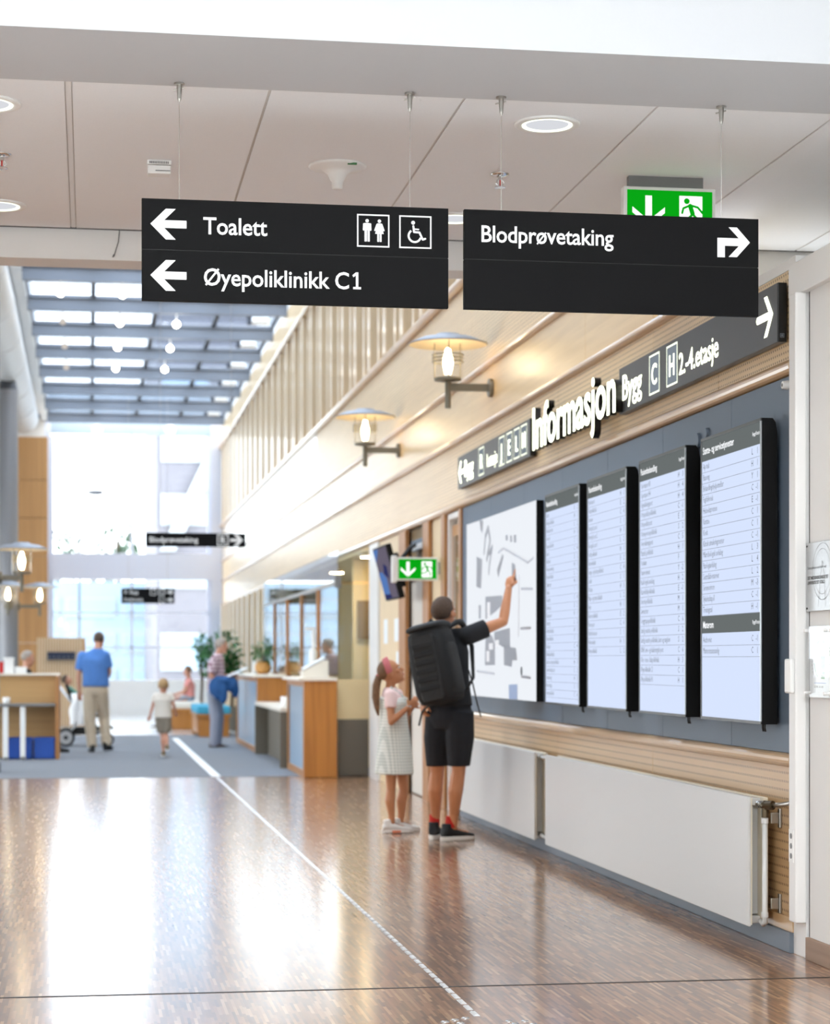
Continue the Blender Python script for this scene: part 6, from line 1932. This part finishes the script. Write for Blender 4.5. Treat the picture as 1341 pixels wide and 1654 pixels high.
# ---------------------------------------------------------------- the child in a checked dress
G = {}
G['f'], G['r'] = axes(84)
headaxes(G, 98, 0.52)
G['head'] = pd(631, 1086, 16.13)
G['neck'] = pd(630, 1111, 16.14)
G['chest'] = pd(635, 1134, 16.14)
G['pelvis'] = pd(638, 1196, 16.15)
G['shR'], G['shL'] = pd(630, 1122, 16.02), pd(642, 1122, 16.26)
G['elR'], G['wrR'] = pd(632, 1166, 15.98), pd(661, 1141, 15.98)
G['elL'], G['wrL'] = pd(648, 1166, 16.25), pd(667, 1142, 16.12)
G['hdR'] = (pd(674, 1128, 15.97) - G['wrR']).normalized(); G['pnR'] = Vector((0.1, 0.95, 0.2))
G['hdL'] = (pd(676, 1130, 16.05) - G['wrL']).normalized(); G['pnL'] = Vector((0.1, -0.95, 0.2))
G['hipR'], G['hipL'] = pd(632, 1208, 16.09), pd(645, 1208, 16.21)
G['knR'], G['knL'] = pd(632, 1276, 16.09), pd(652, 1276, 16.20)
G['anR'] = Vector((*pd(633, 1330, 16.10).xy, 0.082)); G['anL'] = Vector((*pd(647, 1328, 16.21).xy, 0.082))
G['tR'], G['tL'] = axes(84)[0], axes(70)[0]
G['hs'] = 0.93
girl = thing('person', (G['pelvis'].x, G['pelvis'].y, 0), 'child in a pale checked dress looking up, with a ponytail and pink headband', 'person')
gb = body(girl, G, 0.72, 'skin_girl', 0.0055, curlL=0.7, curlR=0.7)
hair_cap(gb, G['head'], G['hf'], G['hr'], G['hu'], 0.93, 'hair_brown', 1.06, -0.05, -0.004)
face_details(gb, G['head'], G['hf'], G['hr'], G['hu'], 0.93)
hf, hr, hu = G['hf'], G['hr'], G['hu']
hb = []
cc = G['head'] + hu * 0.020 - hf * 0.004
for k in range(25):
    t = math.pi * (k / 24) * 1.12 - math.pi * 0.06
    hb.append(cc + hr * 0.079 * math.cos(t) * 0.93 + hu * 0.102 * math.sin(t) * 0.93 + hf * (0.018 * math.sin(t)))
band = MB()
wv = []
for p in hb:
    d = (p - cc).normalized()
    for a, rr in ((-0.026, 0.0), (-0.018, 0.009), (0.018, 0.009), (0.026, 0.0)):
        wv.append(p + hf * a + d * (rr - 0.001))
fsb = []
for i in range(len(hb) - 1):
    for k in range(3):
        fsb.append((i * 4 + k, i * 4 + k + 1, i * 4 + 4 + k + 1, i * 4 + 4 + k))
band.add(wv, fsb).build('headband', 'headband', girl, smooth=True)
pt = [G['head'] - hf * 0.085 + hu * 0.01, pd(612, 1093, 16.13), pd(608, 1108, 16.13), pd(607, 1126, 16.12), pd(609, 1143, 16.11), pd(611, 1156, 16.1)]
MB().tube(pt, [0.020, 0.028, 0.032, 0.030, 0.022, 0.006], 12).build('ponytail', 'hair_brown', girl, smooth=True)
MB().lathe(pd(613, 1091, 16.13), [(0.018, -0.012), (0.027, -0.006), (0.027, 0.006), (0.018, 0.012)], 14).build('hair_tie', 'headband', girl)
top(girl, G, 0.72, 'tee_pink', 0.008, sl=0.50, hem=-0.14, name='pink_top', fat=0.95, slr=0.064)
# checked dress: bib, skirt and straps
f, r = G['f'], G['r']
def dz(y):
    return EYE + (HY - y) / F * 16.14
ring = []
for x, y, a, bb in ((637, 1250, 0.152, 0.165), (637, 1235, 0.146, 0.158), (637, 1205, 0.132, 0.145), (636.5, 1175, 0.114, 0.132), (636, 1155, 0.104, 0.128), (636, 1135, 0.103, 0.130), (635, 1126, 0.100, 0.110)):
    c = pd(x, y, 16.14)
    ring.append((c, f * a, r * bb))
dr = soft('checked_dress', MB().loft(ring, 30), 'gingham', girl, 0.009, 3)
for q in (-1, 1):
    base_ = pd(635, 1128, 16.14)
    MB().tube([base_ + f * 0.098 + r * 0.055 * q - U3 * 0.01, mid(G['neck'], G['shR'] if q > 0 else G['shL'], 0.6) + U3 * 0.035 + f * 0.01, base_ - f * 0.095 + r * 0.055 * q - U3 * 0.01], 0.011, 8).build('dress_strap', 'gingham', girl)
for k in 'LR':
    u = shoe(girl, G['an' + k] - G['t' + k] * 0.01, G['t' + k], 0.86, 'shoe_white', 'shoe_white', ground=0.0)
    sd = Vector((G['t' + k].y, -G['t' + k].x, 0))
    a = Vector((G['an' + k].x, G['an' + k].y, 0)) + G['t' + k] * 0.03
    MB().obox(a + sd * 0.034 + U3 * 0.014, G['t' + k] * 0.035, sd * 0.008, U3 * 0.010).build('sole_mark', 'sole_orange', u, bevel=0.004)
MB().lathe(G['wrR'] - U3 * 0.0, [(0.021, -0.006), (0.024, 0), (0.021, 0.006)], 14).build('bracelet', 'chrome', girl)

# ---------------------------------------------------------------- visitors farther down the hall
def visitor(label, P, s, yaw, hyaw, hpitch, skin, hairm, tops, bots, shoes, loc=None, hair_kw=None, prop=None):
    K = {k: (Vector(v) if isinstance(v, Vector) else pd(*v)) for k, v in P.items() if k not in ('tL', 'tR')}
    K['f'], K['r'] = axes(yaw)
    headaxes(K, hyaw, hpitch)
    K['tL'], K['tR'] = axes(P.get('tL', yaw))[0], axes(P.get('tR', yaw))[0]
    K['hs'] = P_HS.get(label, s)
    t = thing('person', (K['pelvis'].x, K['pelvis'].y, 0), label, 'person')
    b = body(t, K, s, skin, 0.0085 if s > 0.5 else 0.007, curlL=0.6, curlR=0.6)
    hair_cap(b, K['head'], K['hf'], K['hr'], K['hu'], K['hs'], hairm, **(hair_kw or {}))
    face_details(b, K['head'], K['hf'], K['hr'], K['hu'], K['hs'])
    if tops:
        top(t, K, s, **tops)
    if bots:
        bottoms(t, K, s, **bots)
    if shoes:
        for k in 'LR':
            shoe(t, K['an' + k] - K['t' + k] * 0.01, K['t' + k], s * 1.0, *shoes, ground=(K['an' + k].z - 0.085 * s))
    return t, K
P_HS = {}
d = 30.2
lab = 'person in a blue polo shirt and beige trousers walking away with a hanging arm'
visitor(lab, dict(head=(160, 1034, d + 0.05), neck=(158, 1048, d), chest=(153, 1066, d), pelvis=(155, 1111, d),
    shL=(133, 1060, d), shR=(170, 1059, d), elL=(127, 1091, d), wrL=(128, 1117, d), elR=(177, 1086, d + 0.05), wrR=(172, 1098, d + 0.22),
    hipL=(146, 1116, d), hipR=(163, 1116, d), knL=(145, 1163, d + 0.02), knR=(168, 1158, d + 0.14), anL=(149, 1207, d), anR=(172, 1203, d + 0.1), tL=-6, tR=25),
    1.0, 8, 18, -0.15, 'skin_pale', 'hair_dark',
    dict(material='polo_blue', voxel=0.014, sl=0.72, hem=-0.02, name='polo_shirt', fat=1.12, slr=0.074),
    dict(material='khaki', voxel=0.014, frac=1.88, name='trousers', r0=0.112, r1=0.084, r2=0.070), ('shoe_black', 'shoe_black'))
d = 28.9
lab = 'small child in a cream t-shirt and taupe shorts walking away along the carpet'
P_HS[lab] = 0.90
visitor(lab, dict(head=(264, 1108, d), neck=(263, 1119, d), chest=(263, 1130, d), pelvis=(264, 1160, d),
    shL=(252, 1124, d), shR=(275, 1124, d), elL=(246, 1143, d), wrL=(242, 1156, d), elR=(281, 1141, d), wrR=(284, 1152, d + 0.1),
    hipL=(258, 1163, d), hipR=(269, 1163, d), knL=(263, 1188, d + 0.03), knR=(268, 1187, d), anL=(264, 1216, d), anR=(270, 1206, d - 0.12), tL=-4, tR=-6),
    0.62, 2, 4, -0.05, 'skin_pale', 'hair_blond',
    dict(material='tee_cream', voxel=0.011, sl=0.5, hem=-0.01, name='t_shirt', fat=1.1, slr=0.076),
    dict(material='shorts_taupe', voxel=0.011, frac=0.86, name='shorts', r0=0.118, r1=0.105), ('blind_brown', 'shoe_sole'), hair_kw=dict(grow=1.10))
d = 32.0
lab = 'grey-haired person in a plaid shirt and grey trousers holding a blue jacket'
t, K = visitor(lab, dict(head=(358, 1043, d), neck=(353, 1056, d), chest=(349, 1072, d), pelvis=(348, 1117, d),
    shR=(347, 1065, d - 0.17), shL=(353, 1064, d + 0.18), elR=(341, 1092, d - 0.24), wrR=(355, 1102, d - 0.22), elL=(357, 1092, d + 0.22), wrL=(371, 1092, d + 0.1),
    hipR=(346, 1121, d - 0.08), hipL=(349, 1121, d + 0.09), knR=(348, 1164, d - 0.09), knL=(353, 1163, d + 0.09), anR=(346, 1203, d - 0.08), anL=(351, 1201, d + 0.1), tL=80, tR=86),
    1.0, 80, 82, -0.1, 'skin_pale', 'hair_grey',
    dict(material='plaid', voxel=0.014, sl=0.85, hem=0.0, name='plaid_shirt', fat=1.0, slr=0.070),
    dict(material='trousers_grey', voxel=0.014, frac=1.9, name='trousers', r0=0.108, r1=0.085, r2=0.072), ('hair_dark', 'taupe'))
jb = MB()
fj, rj = axes(80)
for x, y, dd, a, bb, h in ((352, 1099, d - 0.22, 0.10, 0.09, 0.07), (362, 1100, d - 0.2, 0.13, 0.09, 0.08), (374, 1106, d - 0.15, 0.11, 0.08, 0.12), (352, 1114, d - 0.27, 0.09, 0.06, 0.16), (360, 1120, d - 0.26, 0.08, 0.05, 0.17), (344, 1110, d - 0.27, 0.07, 0.05, 0.13), (380, 1114, d - 0.1, 0.06, 0.06, 0.13)):
    jb.ell(pd(x, y, dd), fj * a, rj * bb, U3 * h, 12)
tag(soft('jacket', jb, 'jacket_blue', None, 0.014, 3), 'blue jacket draped over the arm of the person in the plaid shirt', 'jacket')
pc = pd(382, 1086, d - 0.05)
tag(MB().obox(pc, (fj * 0.16 + U3 * 0.07), rj * 0.11, (U3 * 0.003)).build('paper_sheet', 'paper'), 'white paper sheet held by the person in the plaid shirt', 'paper')
# seated visitor on the far bench
lab = 'person in a coral top seated on the pale-seated bench'
bx, by = 1.86, 40.9
V = Vector
visitor(lab, dict(head=V((bx + 0.05, by, 1.13)), neck=V((bx + 0.07, by, 0.98)), chest=V((bx + 0.09, by, 0.84)), pelvis=V((bx + 0.08, by, 0.62)),
    shL=V((bx + 0.07, by - 0.14, 0.92)), shR=V((bx + 0.07, by + 0.14, 0.92)), elL=V((bx - 0.02, by - 0.17, 0.72)), wrL=V((bx - 0.2, by - 0.12, 0.66)), elR=V((bx - 0.02, by + 0.17, 0.72)), wrR=V((bx - 0.2, by + 0.12, 0.66)),
    hipL=V((bx + 0.02, by - 0.07, 0.60)), hipR=V((bx + 0.02, by + 0.07, 0.60)), knL=V((bx - 0.36, by - 0.08, 0.53)), knR=V((bx - 0.36, by + 0.08, 0.53)), anL=V((bx - 0.52, by - 0.08, 0.085)), anR=V((bx - 0.48, by + 0.09, 0.085)), tL=-95, tR=-85),
    0.85, -90, -85, -0.1, 'skin_pale', 'hair_brown',
    dict(material='tee_coral', voxel=0.013, sl=0.5, hem=0.0, name='coral_top'), dict(material='facade_pale', voxel=0.013, frac=0.6, name='shorts'), ('navy_panel', 'shoe_sole'))
# clerk behind the desk
lab = 'grey-haired clerk in a black top behind the raised reception desk'
q = pd(45, 1066, 30.0)
bx, by = q.x, q.y
visitor(lab, dict(head=V((bx, by, 1.37)), neck=V((bx - 0.02, by, 1.21)), chest=V((bx - 0.04, by, 1.06)), pelvis=V((bx - 0.05, by, 0.72)),
    shL=V((bx - 0.02, by + 0.17, 1.15)), shR=V((bx - 0.02, by - 0.17, 1.15)), elL=V((bx + 0.08, by + 0.2, 0.92)), wrL=V((bx + 0.3, by + 0.1, 0.9)), elR=V((bx + 0.1, by - 0.2, 0.92)), wrR=V((bx + 0.3, by - 0.08, 0.9)),
    hipL=V((bx, by + 0.09, 0.68)), hipR=V((bx, by - 0.09, 0.68)), knL=V((bx + 0.36, by + 0.1, 0.56)), knR=V((bx + 0.36, by - 0.1, 0.56)), anL=V((bx + 0.4, by + 0.1, 0.09)), anR=V((bx + 0.4, by - 0.1, 0.09)), tL=90, tR=90),
    0.96, 90, 86, -0.1, 'skin_pale', 'hair_grey',
    dict(material='tee_dark', voxel=0.014, sl=0.6, hem=0.0, name='black_top'), dict(material='jeans', voxel=0.014, frac=1.9, name='trousers'), ('shoe_black', 'shoe_black'))
st_ = thing('clerk_stool', (bx - 0.06, by, 0.004), 'round dark stool under the clerk at the reception desk', 'stool')
MB().lathe((bx - 0.06, by, 0.004), [(0.24, 0), (0.24, 0.02), (0.03, 0.06)], 24).build('base', 'steel', st_)
MB().cyl((bx - 0.06, by, 0.06), (bx - 0.06, by, 0.53), 0.028, n=14).build('column', 'steel', st_)
MB().lathe((bx - 0.06, by, 0.53), [(0.17, 0), (0.19, 0.02), (0.19, 0.05), (0.16, 0.065)], 28).build('seat', 'black_plastic', st_)
# baby in the stroller
lab = 'baby with dark hair in pale green clothes reclining in the stroller'
P_HS[lab] = 0.72
c = STR
visitor(lab, dict(head=c + V((-0.27, 0, 1.03)), neck=c + V((-0.235, 0, 0.93)), chest=c + V((-0.19, 0, 0.84)), pelvis=c + V((-0.06, 0, 0.60)),
    shL=c + V((-0.21, 0.10, 0.89)), shR=c + V((-0.21, -0.10, 0.89)), elL=c + V((-0.09, 0.14, 0.80)), wrL=c + V((0.0, 0.1, 0.78)), elR=c + V((-0.09, -0.14, 0.80)), wrR=c + V((0.0, -0.1, 0.78)),
    hipL=c + V((-0.02, 0.05, 0.59)), hipR=c + V((-0.02, -0.05, 0.59)), knL=c + V((0.18, 0.07, 0.62)), knR=c + V((0.18, -0.07, 0.62)), anL=c + V((0.27, 0.07, 0.46)), anR=c + V((0.27, -0.07, 0.46)), tL=90, tR=90),
    0.48, 90, 90, 0.5, 'skin_pale', 'hair_dark',
    dict(material='baby_green', voxel=0.010, sl=1.7, hem=0.05, name='green_suit', fat=1.15), dict(material='baby_green', voxel=0.010, frac=1.8, name='leggings'), None)
